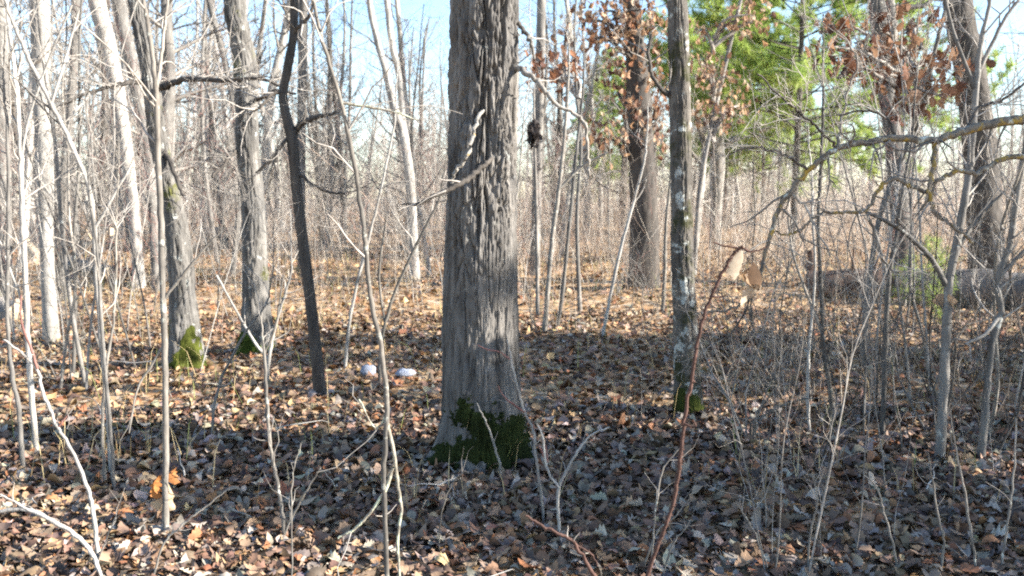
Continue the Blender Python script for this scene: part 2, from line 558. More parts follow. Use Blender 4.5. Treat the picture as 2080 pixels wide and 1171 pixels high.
# ------------------------------------------------------------------ trunks with furrowed bark
def px_path(spec, d):
    """spec rows (px, py, width_px[, depth offset]) -> rows (x, y, z, radius)"""
    out = []
    for row in spec:
        dd = d + (row[3] if len(row) > 3 else 0)
        p = at(row[0], row[1], dd)
        out.append([*p, row[2] * dd / FPX / 2])
    return np.array(out)


def depth_of(px, py):
    return float(gpt(px, py)[1])


def trunk_surface(path, sides, step, zfine, furrow, nridge, flare, roots, seed, fv=2.6, top_step=0.12, low=0.0):
    """path rows (x,y,z,r), upward; returns V[rings,sides,3], normals, z above base"""
    D = catmull(path, 14)
    z0 = D[0, 2]
    zs = np.concatenate([np.arange(z0 - 0.12, zfine, step), np.arange(zfine, D[-1, 2], top_step), [D[-1, 2]]])
    P = np.stack([np.interp(zs, D[:, 2], D[:, j]) for j in range(4)], -1)
    th = np.arange(sides) / sides * 2 * np.pi
    TH, S = np.meshgrid(th, zs - z0)
    u = TH / (2 * np.pi)
    warp = (vnoise(u * (nridge // 2), S * 2.6, nridge // 2, seed + 1) - .5) * 1.3 + (vnoise(u * nridge, S * 9, nridge, seed + 5) - .5) * .35
    n1 = vnoise(u * nridge + warp, S * fv + vnoise(u * nridge, S * .7, nridge, seed + 2) * 2, nridge, seed)
    n5 = vnoise(u * nridge * 1.0 + 7, S * 15 + vnoise(u * nridge, S * 3, nridge, seed + 15) * 3, nridge, seed + 14)
    f1 = smooth01(np.abs(2 * n1 - 1) / 0.16) * (1 - .55 * smooth01((n5 - .74) / .08))
    n2 = vnoise(u * nridge * 2 + warp * 2, S * fv * 2.2, nridge * 2, seed + 3)
    f2 = smooth01(np.abs(2 * n2 - 1) / 0.22)
    n3 = vnoise(u * nridge * 4, S * 34, nridge * 4, seed + 4)
    n4 = vnoise(u * nridge + warp * .6, S * 7.5, nridge, seed + 12)        # plates of uneven height, broken across
    disp = furrow * (-(1 - f1) * 1.0 - (1 - f2) * 0.45 + (n3 - .5) * .40 + (np.round(n4 * 3) / 3 - .5) * .55)
    if low:
        disp = disp * (.48 + .52 * smooth01((S - low + .35 * (vnoise(u * 7, S * 2, 7, seed + 13) - .5) * 2) / .5))
    big = (vnoise(u * 6, S * 1.3, 6, seed + 6) - .5) * 0.13 + (vnoise(u * 11, S * 2.0, 11, seed + 7) - .5) * 0.05
    r = P[:, 3][:, None] * (1 + big)
    e = np.exp(-np.clip(S, 0, None) / 0.24)
    lob = 0.5 + 0.5 * np.cos(5 * TH + seed)
    r = r * (1 + flare * e * (0.55 + 0.45 * lob))
    for ang, amt, wid, hh in roots:
        da = (TH - ang + np.pi) % (2 * np.pi) - np.pi
        r = r + amt * np.exp(-(da / wid) ** 2) * np.exp(-np.clip(S, 0, None) / hh)
    r = r + disp
    V = np.stack([P[:, 0][:, None] + r * np.cos(TH), P[:, 1][:, None] + r * np.sin(TH), np.repeat(zs[:, None], sides, 1)], -1)
    N = np.stack([np.cos(TH), np.sin(TH), 0.15 + 0 * TH], -1)
    return V, N, S, TH


def ring_quads(nr, ns):
    i = np.arange(nr - 1)[:, None] * ns
    s = np.arange(ns)[None]
    s2 = (s + 1) % ns
    return np.stack([i + s, i + s2, i + ns + s2, i + ns + s], -1).reshape(-1, 4)


def add_trunk(root, path, mat, sides, step, zfine, furrow, nridge, flare=0.25, roots=(), seed=1, moss=None, name="trunk", low=0.0, moss_col=(.026, .034, .009)):
    V, N, S, TH = trunk_surface(path, sides, step, zfine, furrow, nridge, flare, roots, seed, low=low)
    mb = MB()
    mb.add(V, quads=ring_quads(*V.shape[:2]))
    o = mb.build(name, mat, root)
    if moss is not None:
        mk = moss(S, TH)
        lump = vnoise(TH / (2 * np.pi) * 60, S * 60, 60, seed + 9)
        hgt = np.clip(mk, -0.2, .6) * 0.016 + (lump - .5) * .007 * (mk > 0)
        MV = V + N * hgt[..., None]
        q = ring_quads(*V.shape[:2])
        mf = mk.ravel()
        keep = (mf[q] > -0.03).any(axis=1)
        q = q[keep]
        used = np.unique(q)
        remap = np.full(mf.size, -1); remap[used] = np.arange(len(used))
        pv = MV.reshape(-1, 3)[used]
        cg = np.array(moss_col)[None] * (0.55 + 0.9 * vnoise(TH / 6.2832 * 14, S * 12, 14, seed + 8).ravel()[used][:, None])
        m2 = MB()
        m2.add(pv, quads=remap[q], col=cg)
        # little fronds
        cand = np.nonzero(mf + np.random.default_rng(seed + 31).normal(0, .14, mf.size) > 0.02)[0]
        cand = cand[S.ravel()[cand] < 1.2]; cand = cand[mf[cand] > -.29]
        if len(cand):
            rg = np.random.default_rng(seed)
            pick = rg.choice(cand, min(12000, len(cand) * 2))
            p = np.where((mf[pick] > 0)[:, None], MV.reshape(-1, 3)[pick], V.reshape(-1, 3)[pick]) + rg.normal(0, .003, (len(pick), 3))
            nn_ = N.reshape(-1, 3)[pick] + rg.normal(0, .55, (len(pick), 3)) + np.array([0, 0, .3])
            nn_ /= np.linalg.norm(nn_, axis=1, keepdims=True)
            sd = np.cross(nn_, rg.normal(size=nn_.shape)); sd /= np.linalg.norm(sd, axis=1, keepdims=True)
            L = rg.uniform(.004, .011, (len(pick), 1))
            tv = np.stack([p - sd * .002, p + sd * .002, p + nn_ * L], 1)
            cc = np.array([(1.2, 1.3, 1.1), (2.0, 2.0, 1.5), (.85, .85, .9)])[rg.integers(0, 3, len(pick))] * np.array(moss_col)
            m2.add(tv, tris=np.arange(len(pick) * 3).reshape(-1, 3), col=np.repeat(cc, 3, 0))
        mo = m2.build("moss", M_MOSS, root)
        mo["label"] = "dark green moss at the foot of the trunk"
    return o


# bare crowns shared by all the trees that leave the frame
def crown_mesh(seed, n=14, lev=2, L=2.6, r=0.05, height=5.0):
    rg = np.random.default_rng(seed)
    out = []
    p = np.array([0.0, 0, 0]); pts = [p.copy()]; d = np.array([0, 0, 1.0])
    for _ in range(6):
        d = norm(d + rg.normal(0, .13, 3) + np.array([0, 0, .15])); p = p + d * height / 6; pts.append(p.copy())
    pts = np.array(pts)
    out.append((pts, np.linspace(r, r * .22, 7), 0))
    for i in range(n):
        t = rg.uniform(0.0, 1.0) * 6
        j = min(int(t), 5); f = t - j
        pos = pts[j] * (1 - f) + pts[j + 1] * f
        a = rg.uniform(0, 6.283); e = rg.uniform(.1, .9)
        grow(out, pos, (math.cos(a) * math.cos(e), math.sin(a) * math.cos(e), math.sin(e)), L * rg.uniform(.5, 1.1) * (1.1 - t / 9), r * rg.uniform(.3, .5) * (1.1 - t / 9), lev, rg, depth=1, nch=(4, 6))
    mb = MB(); mb.branches(out, (7, 5, 3, 3))
    return mb


CROWNS = []
for k in range(4):
    me = crown_mesh(300 + k).mesh("crown"); me.materials.append(M_GREY)
    CROWNS.append(me)


def add_crown(root, top, scale, k, rz, mat=None):
    o = bpy.data.objects.new("crown", CROWNS[k % len(CROWNS)])
    o.location = [float(top[i] - root.location[i]) for i in range(3)]
    o.scale = (scale,) * 3
    o.rotation_euler = (0, 0, rz)
    o["kind"] = "stuff"
    return link(o, root)


def extend_up(path, h, taper=0.45, rg=rng, drift=None):
    """carry a trunk on above the frame to height h"""
    p = path[-1].copy(); d = norm(path[-1, :3] - path[-2, :3])
    d = norm(d * np.array([.6, .6, 1]) + np.array([0, 0, .3]))
    n = 5
    rows = [*path]
    dz = (h - p[2]) / n
    r0 = p[3]
    for i in range(n):
        d = norm(d + rg.normal(0, .05, 3) + np.array([0, 0, .15]))
        p = p.copy(); p[:3] += d * dz / max(d[2], .5); p[3] = r0 * (1 - (1 - taper) * (i + 1) / n)
        rows.append(p)
    return np.array(rows)


def add_branch(root, spec, d, mat, twigs=0, rg=rng, L=0.5, name="branch", m=6, sides=9, lev=1, up=.05, wig=.004, twig_mat=None, end=True):
    P = catmull(px_path(spec, d), m)
    w = rg.normal(0, wig, (len(P), 3)); w[0] = 0
    P[:, :3] += w
    mb = MB(); mb.tubes(P[:, :3], P[:, 3], sides)
    o = mb.build(name, mat, root)
    if twigs:
        put_twigs(P, twigs, L, rg, lev, up, .15, twig_mat or M_TWIG, o, root.location)
    return o, P


def put_twigs(P, n, L, rg, lev, up, t0, mat, parent, origin):
    if n <= 4:                                    # few: each twig a part of its own
        for _ in range(n):
            out = []; add_twigs(out, P, 1, L, rg, 0, up, t0)
            mt = MB(); mt.branches(out, (5, 4, 4)); mt.build("twig", mat, parent, origin=origin)
    else:
        out = []; add_twigs(out, P, n, L, rg, lev, up, t0)
        mt = MB(); mt.branches(out, (4, 3, 3)); mt.build("twigs", mat, parent, origin=origin)["kind"] = "stuff"


def add_twigs(out, P, n, L, rg, lev=1, up=.05, t0=.15, ang=(.5, 1.1), rf=.5):
    for _ in range(n):
        t = rg.uniform(t0, 1) * (len(P) - 1)
        i = min(int(t), len(P) - 2)
        tg = norm(P[i + 1, :3] - P[i, :3]); pr = norm(np.cross(tg, rg.normal(size=3)))
        a = rg.uniform(*ang)
        pos = P[i, :3] * (1 - t + i) + P[i + 1, :3] * (t - i)
        grow(out, pos, tg * math.cos(a) + pr * math.sin(a), L * rg.uniform(.4, 1.2), max(min(P[i, 3] * rf, .006), .0012), lev, rg, up, .28, (2, 4))


# ---- the large oak in the middle
def main_moss(S, TH):
    u = TH / 6.28318
    n = vnoise(u * 11, S * 9, 11, 71) * .55 + vnoise(u * 30, S * 26, 30, 72) * .45
    dl = lambda c, w: np.exp(-(((TH - c + np.pi) % 6.2832 - np.pi) / w) ** 2)
    upper = dl(4.2, .5) * smooth01((.52 - S) / .12) * smooth01((S - .30) / .06)          # patch high on the left
    right = dl(5.4, .75) * smooth01((.42 - S) / .14) * smooth01((S - .05) / .10)          # broad patch on the right
    mid = dl(4.6, .7) * smooth01((.30 - S) / .08) * smooth01((S - .13) / .06)
    left = dl(3.85, .35) * smooth01((.24 - S) / .10)
    foot = dl(3.5, .45) * smooth01((.15 - S) / .08) + dl(5.15, .3) * smooth01((.08 - S) / .05)
    m = np.clip(upper + right + mid + left + foot, 0, 1.15)
    n2_ = vnoise(u * 90, S * 80, 90, 77)
    return m * 1.25 - .64 + (n - .5) * 1.9 + (n2_ - .5) * .9 - 3.0 * smooth01((S - .50) / .10)


D0 = depth_of(975, 945)
root = empty("oak_tree", (*gpt(980, 948)[:2], float(gz(*gpt(980, 948)[:2]))))
tag(root, "large furrowed oak in the centre with moss around its flared foot", "tree")
path = px_path([(979, 965, 176), (979, 900, 166), (978, 800, 156), (977, 650, 153), (978, 500, 152), (979, 400, 149), (983, 250, 141), (985, 100, 137), (986, 0, 134)], D0)
path = extend_up(path, 9.0, .6)
add_trunk(root, path, M_OAK, 360, 0.0095, 2.9, 0.031, 40, 0.28, [(3.5, .26, .27, .10), (6.0, .06, .35, .18), (5.15, .12, .22, .08), (0.1, .05, .4, .14), (4.3, .06, .2, .10)], 21, main_moss, low=1.0)
add_crown(root, path[-1], 1.3, 0, .4)
DF = D0 - .24
add_branch(root, [(985, 226, 5, .06), (972, 236, 8, 0), (965, 262, 8, -.05), (955, 300, 8, -.1), (941, 328, 8, -.12), (924, 350, 7, -.12), (917, 372, 5, -.1)], DF, M_STUB, 0)
add_branch(root, [(1000, 322, 7, .05), (985, 335, 10, -.05), (955, 362, 12, -.1), (912, 384, 11, -.15), (870, 405, 8, -.2), (842, 414, 6, -.2), (815, 416, 3, -.2)], DF, M_DARK, 4, L=.25)
add_branch(root, [(1040, 132, 12, .1), (1062, 145, 12, 0), (1092, 163, 10, -.05), (1108, 188, 9, -.08), (1130, 213, 8, -.1), (1168, 232, 8, -.1), (1190, 262, 7, -.12), (1194, 320, 6, -.12), (1199, 356, 4, -.12)], DF + .1, M_SAP, 3, L=.22)
add_branch(root, [(1035, 28, 9, .1), (1062, 60, 9, .05), (1078, 88, 7, 0), (1085, 118, 5, 0)], D0 - .1, M_SAP, 3, L=.2)

# ---- mossy leaning oak on the left
def side_moss(c, top, lo=.42, wid=.9):
    def f(S, TH):
        u = TH / 6.28318
        n = vnoise(u * 7, S * 5, 7, 171) * .65 + vnoise(u * 18, S * 16, 18, 172) * .35
        w = np.exp(-(((TH - c + np.pi) % 6.2832 - np.pi) / wid) ** 2)
        b_ = smooth01((top - S) / .25) * w + smooth01((.16 - S) / .1) * .9
        return (n - lo) * 3 * np.clip(b_, 0, 1) - (1 - np.clip(b_, 0, 1)) * .3
    return f


D1 = depth_of(376, 752)
root = empty("oak_tree", (*gpt(378, 752)[:2], float(gz(*gpt(378, 752)[:2]))))
tag(root, "leaning oak on the left with mossy foot, behind the thin upright sapling", "tree")
path = extend_up(px_path([(380, 762, 66), (376, 690, 60), (371, 600, 53), (363, 500, 48), (348, 400, 41), (322, 290, 36), (306, 165, 33), (286, 60, 30), (276, 0, 29)], D1), 9.5, .5)
add_trunk(root, path, M_OAK2, 100, 0.020, 3.4, 0.015, 18, 0.45, [(5.8, .10, .3, .1)], 41, side_moss(5.3, .55, .40, .9), moss_col=(.065, .075, .012))
add_crown(root, path[-1], 1.1, 1, 2.0)
add_branch(root, [(308, 172, 16), (330, 178, 15, -.05), (350, 170, 13, -.1), (372, 162, 12, -.15), (415, 162, 10, -.25), (470, 164, 9, -.35), (530, 160, 7, -.45), (572, 178, 5, -.5)], D1, M_DARK, 16, L=.8, lev=2)
add_branch(root, [(300, 166, 12), (270, 168, 10, -.1), (238, 174, 8, -.2), (190, 186, 6, -.3), (120, 215, 4, -.4)], D1, M_DARK, 14, L=.8, lev=2)
add_branch(root, [(330, 300, 12), (345, 330, 10, -.1), (362, 372, 8, -.2), (372, 400, 6, -.25)], D1, M_DARK, 5, L=.4)

# ---- straight oak next to it
D2 = depth_of(520, 716)
root = empty("oak_tree", (*gpt(522, 716)[:2], float(gz(*gpt(522, 716)[:2]))))
tag(root, "straight grey oak with bright green moss at its foot, left of the crooked dark tree", "tree")
path = extend_up(px_path([(524, 726, 66), (522, 640, 56), (520, 560, 51), (512, 400, 48), (502, 290, 46), (499, 150, 45), (486, 60, 43), (477, 0, 42)], D2), 10, .5)
add_trunk(root, path, M_OAK2, 100, 0.020, 3.8, 0.016, 18, 0.45, [(3.7, .09, .4, .10), (5.6, .05, .3, .1)], 61, side_moss(4.0, .36, .30, 1.0), moss_col=(.06, .085, .012))
add_crown(root, path[-1], 1.2, 2, 1.0)
add_branch(root, [(490, 300, 10), (475, 312, 8, -.1), (455, 335, 7, -.2), (430, 360, 5, -.3)], D2, M_DARK, 8, L=.7, lev=2)
add_branch(root, [(505, 205, 10), (530, 200, 8, -.1), (560, 185, 6, -.3), (600, 190, 4, -.4)], D2, M_DARK, 8, L=.8, lev=2)

# ---- crooked dark tree
D3 = depth_of(650, 815)
root = empty("crooked_tree", (*gpt(652, 815)[:2], float(gz(*gpt(652, 815)[:2]))))
tag(root, "slender crooked dark tree with one bent fork, left of the central oak", "tree")
path = extend_up(px_path([(652, 822, 27), (642, 720, 24), (629, 600, 22), (608, 430, 22), (598, 330, 22), (594, 285, 24), (583, 240, 20), (575, 195, 18), (584, 140, 18), (596, 70, 17), (597, 0, 16)], D3), 6.5, .4)
add_trunk(root, path, M_DARK, 48, 0.022, 3.2, 0.004, 12, 0.15, [], 81)
add_crown(root, path[-1], .7, 3, 3.0)
add_branch(root, [(594, 283, 15), (604, 262, 13), (618, 248, 12, -.03), (640, 240, 10, -.05), (662, 235, 8, -.08), (690, 229, 5, -.1)], D3, M_DARK, 8, L=.5, lev=2)
add_branch(root, [(590, 275, 8), (568, 300, 7, -.05), (545, 330, 6, -.1), (520, 352, 4, -.1)], D3, M_DARK, 7, L=.45, lev=2)
add_branch(root, [(576, 185, 9), (555, 190, 7, -.05), (530, 215, 6, -.1), (505, 235, 4, -.1)], D3, M_DARK, 7, L=.5, lev=2)
add_branch(root, [(593, 70, 9), (612, 50, 8, -.05), (630, 30, 7, -.1), (640, -10, 5, -.1)], D3, M_DARK, 6, L=.5, lev=2)
add_branch(root, [(606, 350, 7), (630, 372, 6, -.05), (665, 390, 5, -.1), (700, 395, 3, -.1)], D3, M_DARK, 7, L=.45, lev=2)

# ---- lichen mottled tree right of the oak
D4 = depth_of(1398, 850)
root = empty("young_oak_tree", (*gpt(1398, 850)[:2], float(gz(*gpt(1398, 850)[:2]))))
tag(root, "slim straight tree with dark moss and pale lichen patches, right of the central oak", "tree")
path = extend_up(px_path([(1399, 862, 58), (1396, 780, 52), (1392, 650, 48), (1386, 500, 45), (1384, 350, 43), (1380, 180, 42), (1377, 60, 41), (1375, 0, 40)], D4), 8, .5)
add_trunk(root, path, M_MOTTLED, 100, 0.014, 3.0, 0.010, 18, 0.22, [(5.7, .03, .4, .1)], 101, side_moss(4.3, .36, .36, 1.5), moss_col=(.05, .06, .012))
add_crown(root, path[-1], .9, 0, 5.0)
add_branch(root, [(1364, 196, 11), (1350, 188, 10, -.03), (1336, 172, 9, -.05), (1323, 148, 8, -.05), (1318, 110, 7, -.05), (1322, 70, 5, -.05)], D4, M_DARK, 5, L=.35, lev=1)

print("hero trees done")
# ------------------------------------------------------------------ mid distance trees placed from the photograph
def mid_tree(label, spec, mat, name="bare_tree", furrow=.004, h=9, crown=1.0, k=0, branches=(), twigs=0, L=1.0, sides=28, group=None, d=None):
    dd = d or depth_of(spec[0][0], spec[0][1])
    b0 = at(spec[0][0], spec[0][1], dd)
    root = empty(name, (b0[0], b0[1], float(gz(b0[0], b0[1]))))
    tag(root, label, "tree", group)
    P = px_path(spec, dd)
    full = extend_up(P, max(h, P[-1, 2] + 2), .5)
    add_trunk(root, full, mat, sides, .05, P[-1, 2] + .2, furrow, 10, .2, [], int(rng.integers(1000)))
    if crown: add_crown(root, full[-1], crown, k, rng.uniform(0, 6.28))
    if twigs:
        out = []
        add_twigs(out, catmull(P, 5), twigs, L, rng, 2, .12, .3, (.6, 1.2), .35)
        mt = MB(); mt.branches(out, (4, 3, 3))
        mt.build("branches", M_TWIG, root)["kind"] = "stuff"
    for sp in branches:
        add_branch(root, sp, dd, mat, 7, L=.8, lev=2)
    return root


mid_tree("white trunk at the far left edge, sunlight put into its pale bark", [(105, 690, 30), (100, 600, 27), (95, 480, 27), (92, 330, 31), (84, 180, 34), (80, 0, 36)], M_PALE, h=11, k=1, twigs=10)
mid_tree("pale trunk leaning left, left of the mossy leaning oak", [(283, 578, 23), (276, 480, 22), (268, 400, 23), (248, 250, 27), (222, 100, 31), (196, 0, 34)], M_PALE, h=13, k=2, twigs=10, L=1.6)  # pale bark carries the sun on this trunk
mid_tree("grey leaning trunk hidden partly by the mossy leaning oak", [(318, 585, 18), (312, 450, 19), (300, 300, 23), (268, 130, 26), (240, 0, 27)], M_GREY, h=13, k=3, twigs=8, L=1.6)
mid_tree("thin dark trunk standing over the leaf litter far left", [(206, 520, 13), (206, 400, 14), (212, 250, 14), (214, 100, 13), (216, 0, 13)], M_DARK, h=14, k=0, twigs=12, L=2)
mid_tree("grey double trunk close behind the white trunk at far left", [(128, 600, 20), (122, 500, 21), (128, 380, 17), (140, 250, 16), (150, 120, 17), (154, 0, 18)], M_GREY, h=12, k=1, twigs=10, L=1.4)
mid_tree("grey trunk at the very left edge", [(12, 600, 26), (10, 450, 26), (6, 250, 30), (2, 0, 30)], M_GREY, h=12, k=2, twigs=8, L=1.4)
mid_tree("thin leaning trunk between the two mossy oaks", [(472, 560, 11), (486, 420, 11), (488, 320, 12), (470, 190, 12), (448, 90, 13), (425, 0, 12)], M_GREY, h=10, k=3, twigs=12, L=1.2)
mid_tree("distant straight trunk behind the crooked dark tree", [(612, 560, 16), (612, 400, 16), (613, 200, 17), (617, 0, 17)], M_GREY, h=14, k=0, twigs=12, L=1.8)
mid_tree("pale twin stemmed tree behind and left of the central oak", [(843, 565, 22), (838, 460, 20), (832, 360, 20), (818, 270, 17), (800, 215, 16), (785, 150, 14), (765, 80, 12), (750, 0, 11)], M_PALE, h=11, k=1, twigs=14, L=1.4,
         branches=[[(826, 300, 14), (818, 230, 14, .1), (810, 150, 13, .1), (796, 90, 13, .1), (786, 0, 12, .1)], [(835, 400, 10, .1), (852, 430, 9, .15), (862, 490, 10, .2), (873, 560, 11, .2)]])
mid_tree("straight pale trunk directly right of the central oak", [(1086, 560, 20), (1090, 400, 19), (1095, 250, 18), (1098, 100, 18), (1100, 0, 18)], M_GREY, h=13, k=2, twigs=14, L=1.2)
mid_tree("shaded trunk right of the pine with leafy twigs before it", [(1836, 580, 40), (1828, 440, 37), (1816, 300, 35), (1802, 190, 33), (1790, 90, 32), (1779, 0, 32)], M_GREY, h=11, k=3, twigs=8,
         branches=[[(1808, 230, 24), (1814, 150, 22), (1812, 60, 20), (1806, 0, 19)], [(1805, 15, 12), (1840, 16, 11), (1880, 10, 9), (1900, -10, 7)]])
mid_tree("thick rough trunk near the right edge, shade put into its dark bark", [(2006, 590, 70), (1998, 400, 66), (1988, 280, 62), (1970, 140, 57), (1946, 0, 54)], M_DARK, furrow=.014, sides=60, h=12, k=0, twigs=6)  # dark bark stands in for the shade on this trunk
mid_tree("grey far tree below the pine, right of the mottled tree", [(1452, 500, 24), (1456, 400, 25), (1458, 330, 28), (1460, 260, 22), (1470, 180, 18), (1490, 100, 14)], M_GREY, h=10, k=1, twigs=14, L=1.6,
         branches=[[(1458, 330, 14), (1435, 300, 12), (1420, 260, 10), (1412, 200, 8)], [(1462, 300, 14), (1500, 280, 12), (1560, 262, 8), (1640, 250, 5)]])

# oak that keeps its brown leaves
def leaf_cloud(out_mb, centers, n_each, spread, size, rg, tones):
    for c, n, s in zip(centers, n_each, spread):
        pos = c + rg.normal(0, 1, (n, 3)) * np.asarray(s)
        tone = tones[rg.integers(0, len(tones), n)] * rg.uniform(.7, 1.25, (n, 1))
        R = rot_zyx(rg.uniform(0, 6.28, n), rg.normal(0, .5, n), rg.normal(-1.3, .5, n))
        for kind in (0, 1):
            sel = np.arange(n) % 2 == kind
            leaf_batch(out_mb, kind, pos[sel], R[sel], rg.uniform(*size, sel.sum()), rg, tone[sel], sum(sel) > 60)


TONE_RUST = np.array([(.34, .20, .12), (.46, .31, .20), (.22, .12, .075), (.52, .39, .27), (.40, .24, .13), (.14, .08, .055)])  # brown leaf tones, spread wide to paint in lit and shaded leaves
TONE_DARK = np.array([(.20, .09, .05), (.27, .12, .06), (.14, .07, .05), (.34, .18, .10)])


def leafy_branches(root, dd, starts, centers, tones, mat, spread_px=(26, 22), n=26, size=(.10, .16), rg=rng):
    """twigs that carry clusters of dry leaves; centers in photo pixels"""
    for (sx, sy), (cx_, cy_) in zip(starts, centers):
        do = rg.uniform(-.5, .4)
        mx, my = (sx + cx_) / 2 + rg.normal() * 10, (sy + cy_) / 2 - 14
        o, P = add_branch(root, [(sx, sy, 9), (mx, my, 6, do * .5), (cx_, cy_, 3, do)], dd, mat, 6, L=.4, lev=1)
        mb = MB()
        sp = (spread_px[0] * dd / FPX, .25, spread_px[1] * dd / FPX)
        leaf_cloud(mb, [at(cx_, cy_, dd + do), at(mx * .4 + cx_ * .6, my * .4 + cy_ * .6, dd + do * .7)], [n, n // 2], [sp, sp], size, rg, tones)
        lo = mb.build("leaf_cluster", M_BROWNLEAF, o, origin=root.location, smooth=False)
        lo["kind"] = "stuff"


D5 = depth_of(1305, 590)
r5 = mid_tree("dark oak still holding rust brown leaves, behind and left of the mottled tree", [(1308, 590, 62), (1308, 440, 58), (1304, 330, 54), (1298, 200, 46), (1288, 80, 38), (1282, 0, 34)], M_DARK, name="leafy_oak_tree", furrow=.01, sides=48, h=10, k=2, twigs=10, d=D5)
c5 = [(1190, 40), (1225, 70), (1265, 30), (1300, 20), (1330, 90), (1250, 105), (1280, 160), (1320, 190), (1290, 215), (1262, 185), (1340, 240), (1300, 270), (1225, 20), (1320, 140), (1200, 75), (1255, 55), (1330, 40), (1345, 290), (1250, 280), (1215, 280)]
leafy_branches(r5, D5, [(1290 + (1 if c[0] > 1290 else -1) * 10, min(c[1] + 45, 400)) for c in c5], c5, np.vstack([TONE_RUST, TONE_RUST, TONE_DARK]), M_DARK, (29, 25), 27, (.09, .145))
D6 = depth_of(1120, 640)
c6 = [(1085, 125), (1105, 160), (1135, 155), (1125, 135), (1160, 130)]
r6 = mid_tree("thin oak sapling with dark brown leaves just right of the central oak", [(1178, 640, 9), (1172, 450, 8), (1180, 300, 7), (1172, 200, 6), (1168, 120, 5)], M_GREY, name="leafy_oak_sapling", furrow=.001, h=4.5, crown=0, d=D6, sides=10)
leafy_branches(r6, D6, [(1176, 200)] * 5, c6, TONE_DARK, M_TWIG, (18, 15), 14, (.08, .12))
D7 = depth_of(1440, 560)
r7 = mid_tree("thin leaning oak sapling with orange leaves in front of the pine", [(1410, 560, 9), (1420, 400, 10), (1440, 280, 9), (1462, 180, 9), (1490, 60, 8), (1505, 0, 7)], M_GREY, name="leafy_oak_sapling", furrow=.001, h=6, crown=.5, d=D7, sides=10)
c7 = [(1510, 40), (1530, 45), (1420, 130), (1440, 150), (1480, 155), (1450, 225), (1475, 240), (1430, 240), (1520, 30), (1500, 215), (1415, 60)]
leafy_branches(r7, D7, [(1450, min(300, c[1] + 50)) for c in c7], c7, TONE_RUST, M_TWIG, (21, 16), 22, (.10, .15))

# dark leaf clump hanging in the brush right of the oak
D = 9.0
hang = empty("leaf_clump", at(1088, 300, D))
tag(hang, "small dark oval clump of dead leaves in the brush right of the central oak", "leaf clump")
mb = MB(); leaf_cloud(mb, [at(1086, 268, D), at(1085, 282, D)], [60, 50], [(.025, .03, .045)] * 2, (.05, .09), rng, np.array([(.06, .05, .048), (.085, .065, .055), (.045, .038, .036)]))
mb.build("dead_leaves", M_BROWNLEAF, hang, smooth=False)
mb = MB(); P = catmull(px_path([(1092, 640, 9), (1090, 450, 8), (1086, 300, 6), (1084, 180, 4)], D), 5); mb.tubes(P[:, :3], P[:, 3], 6)
mb.build("stem", M_TWIG, hang)

# ------------------------------------------------------------------ white pines
def pine_parts(seed, height, base, rad, nb, tpb, needle=(.09, .14), wid=.0035, npt=16, dead=0):
    rg = np.random.default_rng(seed)
    tr = MB()
    zz = np.linspace(-.1, height, 14)
    r0 = height * .008
    pp = np.stack([np.cumsum(rg.normal(0, .012, 14)), np.cumsum(rg.normal(0, .012, 14)), zz], -1)
    tr.tubes(pp, np.linspace(r0, .01, 14), 12)
    br = []; tp = []; td = []
    for i in range(nb):
        t = (i + rg.random()) / nb
        z = base + (height - base) * t
        L = rad * (1 - t) ** .75 * rg.uniform(.7, 1.1) + .15
        a = rg.uniform(0, 6.283)
        e = rg.uniform(-.12, .3) + t * .5
        d = np.array([math.cos(a) * math.cos(e), math.sin(a) * math.cos(e), math.sin(e)])
        x0 = np.array([np.interp(z, zz, pp[:, 0]), np.interp(z, zz, pp[:, 1]), z])
        o = []
        grow(o, x0, d, L, max(r0 * .28 * (1 - t), .006), 1, rg, .05, .10, (6, 9), (.25, .5), (.5, .9))
        br += o
        n = max(6, int(tpb * L / rad))
        for _ in range(n):
            p, r, lv = o[int(rg.integers(len(o)))]
            s = rg.uniform(.3 if lv == 0 else .1, 1) * 4
            j = min(int(s), 3)
            tp.append(p[j] * (1 - s + j) + p[j + 1] * (s - j))
            td.append(norm(p[j + 1] - p[j] + np.array([0, 0, .25]) + rg.normal(0, .25, 3)))
    bm_ = MB(); bm_.branches(br, (5, 3, 3))
    tp = np.array(tp); td = np.array(td); N = len(tp)
    base_p = np.repeat(tp, npt, 0); ax = np.repeat(td, npt, 0)
    dirs = ax * .7 + rg.normal(0, .62, ax.shape)
    dirs /= np.linalg.norm(dirs, axis=1, keepdims=True)
    base_p = base_p + ax * rg.uniform(0, .10, (len(ax), 1))
    sd = np.cross(dirs, rg.normal(size=dirs.shape)); sd /= np.linalg.norm(sd, axis=1, keepdims=True)
    Ln = rg.uniform(*needle, (len(ax), 1))
    V = np.stack([base_p - sd * wid, base_p + sd * wid, base_p + dirs * Ln], 1)
    c0 = np.array([(.28, .38, .085), (.35, .44, .11), (.20, .29, .07), (.40, .46, .13)])[rg.integers(0, 4, N)]
    cc = np.repeat(np.repeat(c0, npt, 0), 3, 0)
    nd = MB(); nd.add(V, tris=np.arange(len(V) * 3).reshape(-1, 3), col=cc)
    out = []
    for nm, m_, mt in (("trunk", tr, M_DARK), ("branches", bm_, M_DARK), ("needles", nd, M_NEEDLE)):
        me = m_.mesh(nm); me.materials.append(mt); out.append((nm, me))
    return out


def place_pine(parts, name, label, loc, scale=1.0, rz=0.0, group=None):
    root = empty(name, loc)
    root.scale = (scale,) * 3
    root.rotation_euler = (0, 0, rz)
    tag(root, label, "pine tree", group)
    for nm, me in parts:
        po = bpy.data.objects.new(nm, me); link(po, root)
        if nm != "trunk": po["kind"] = "stuff"
    return root


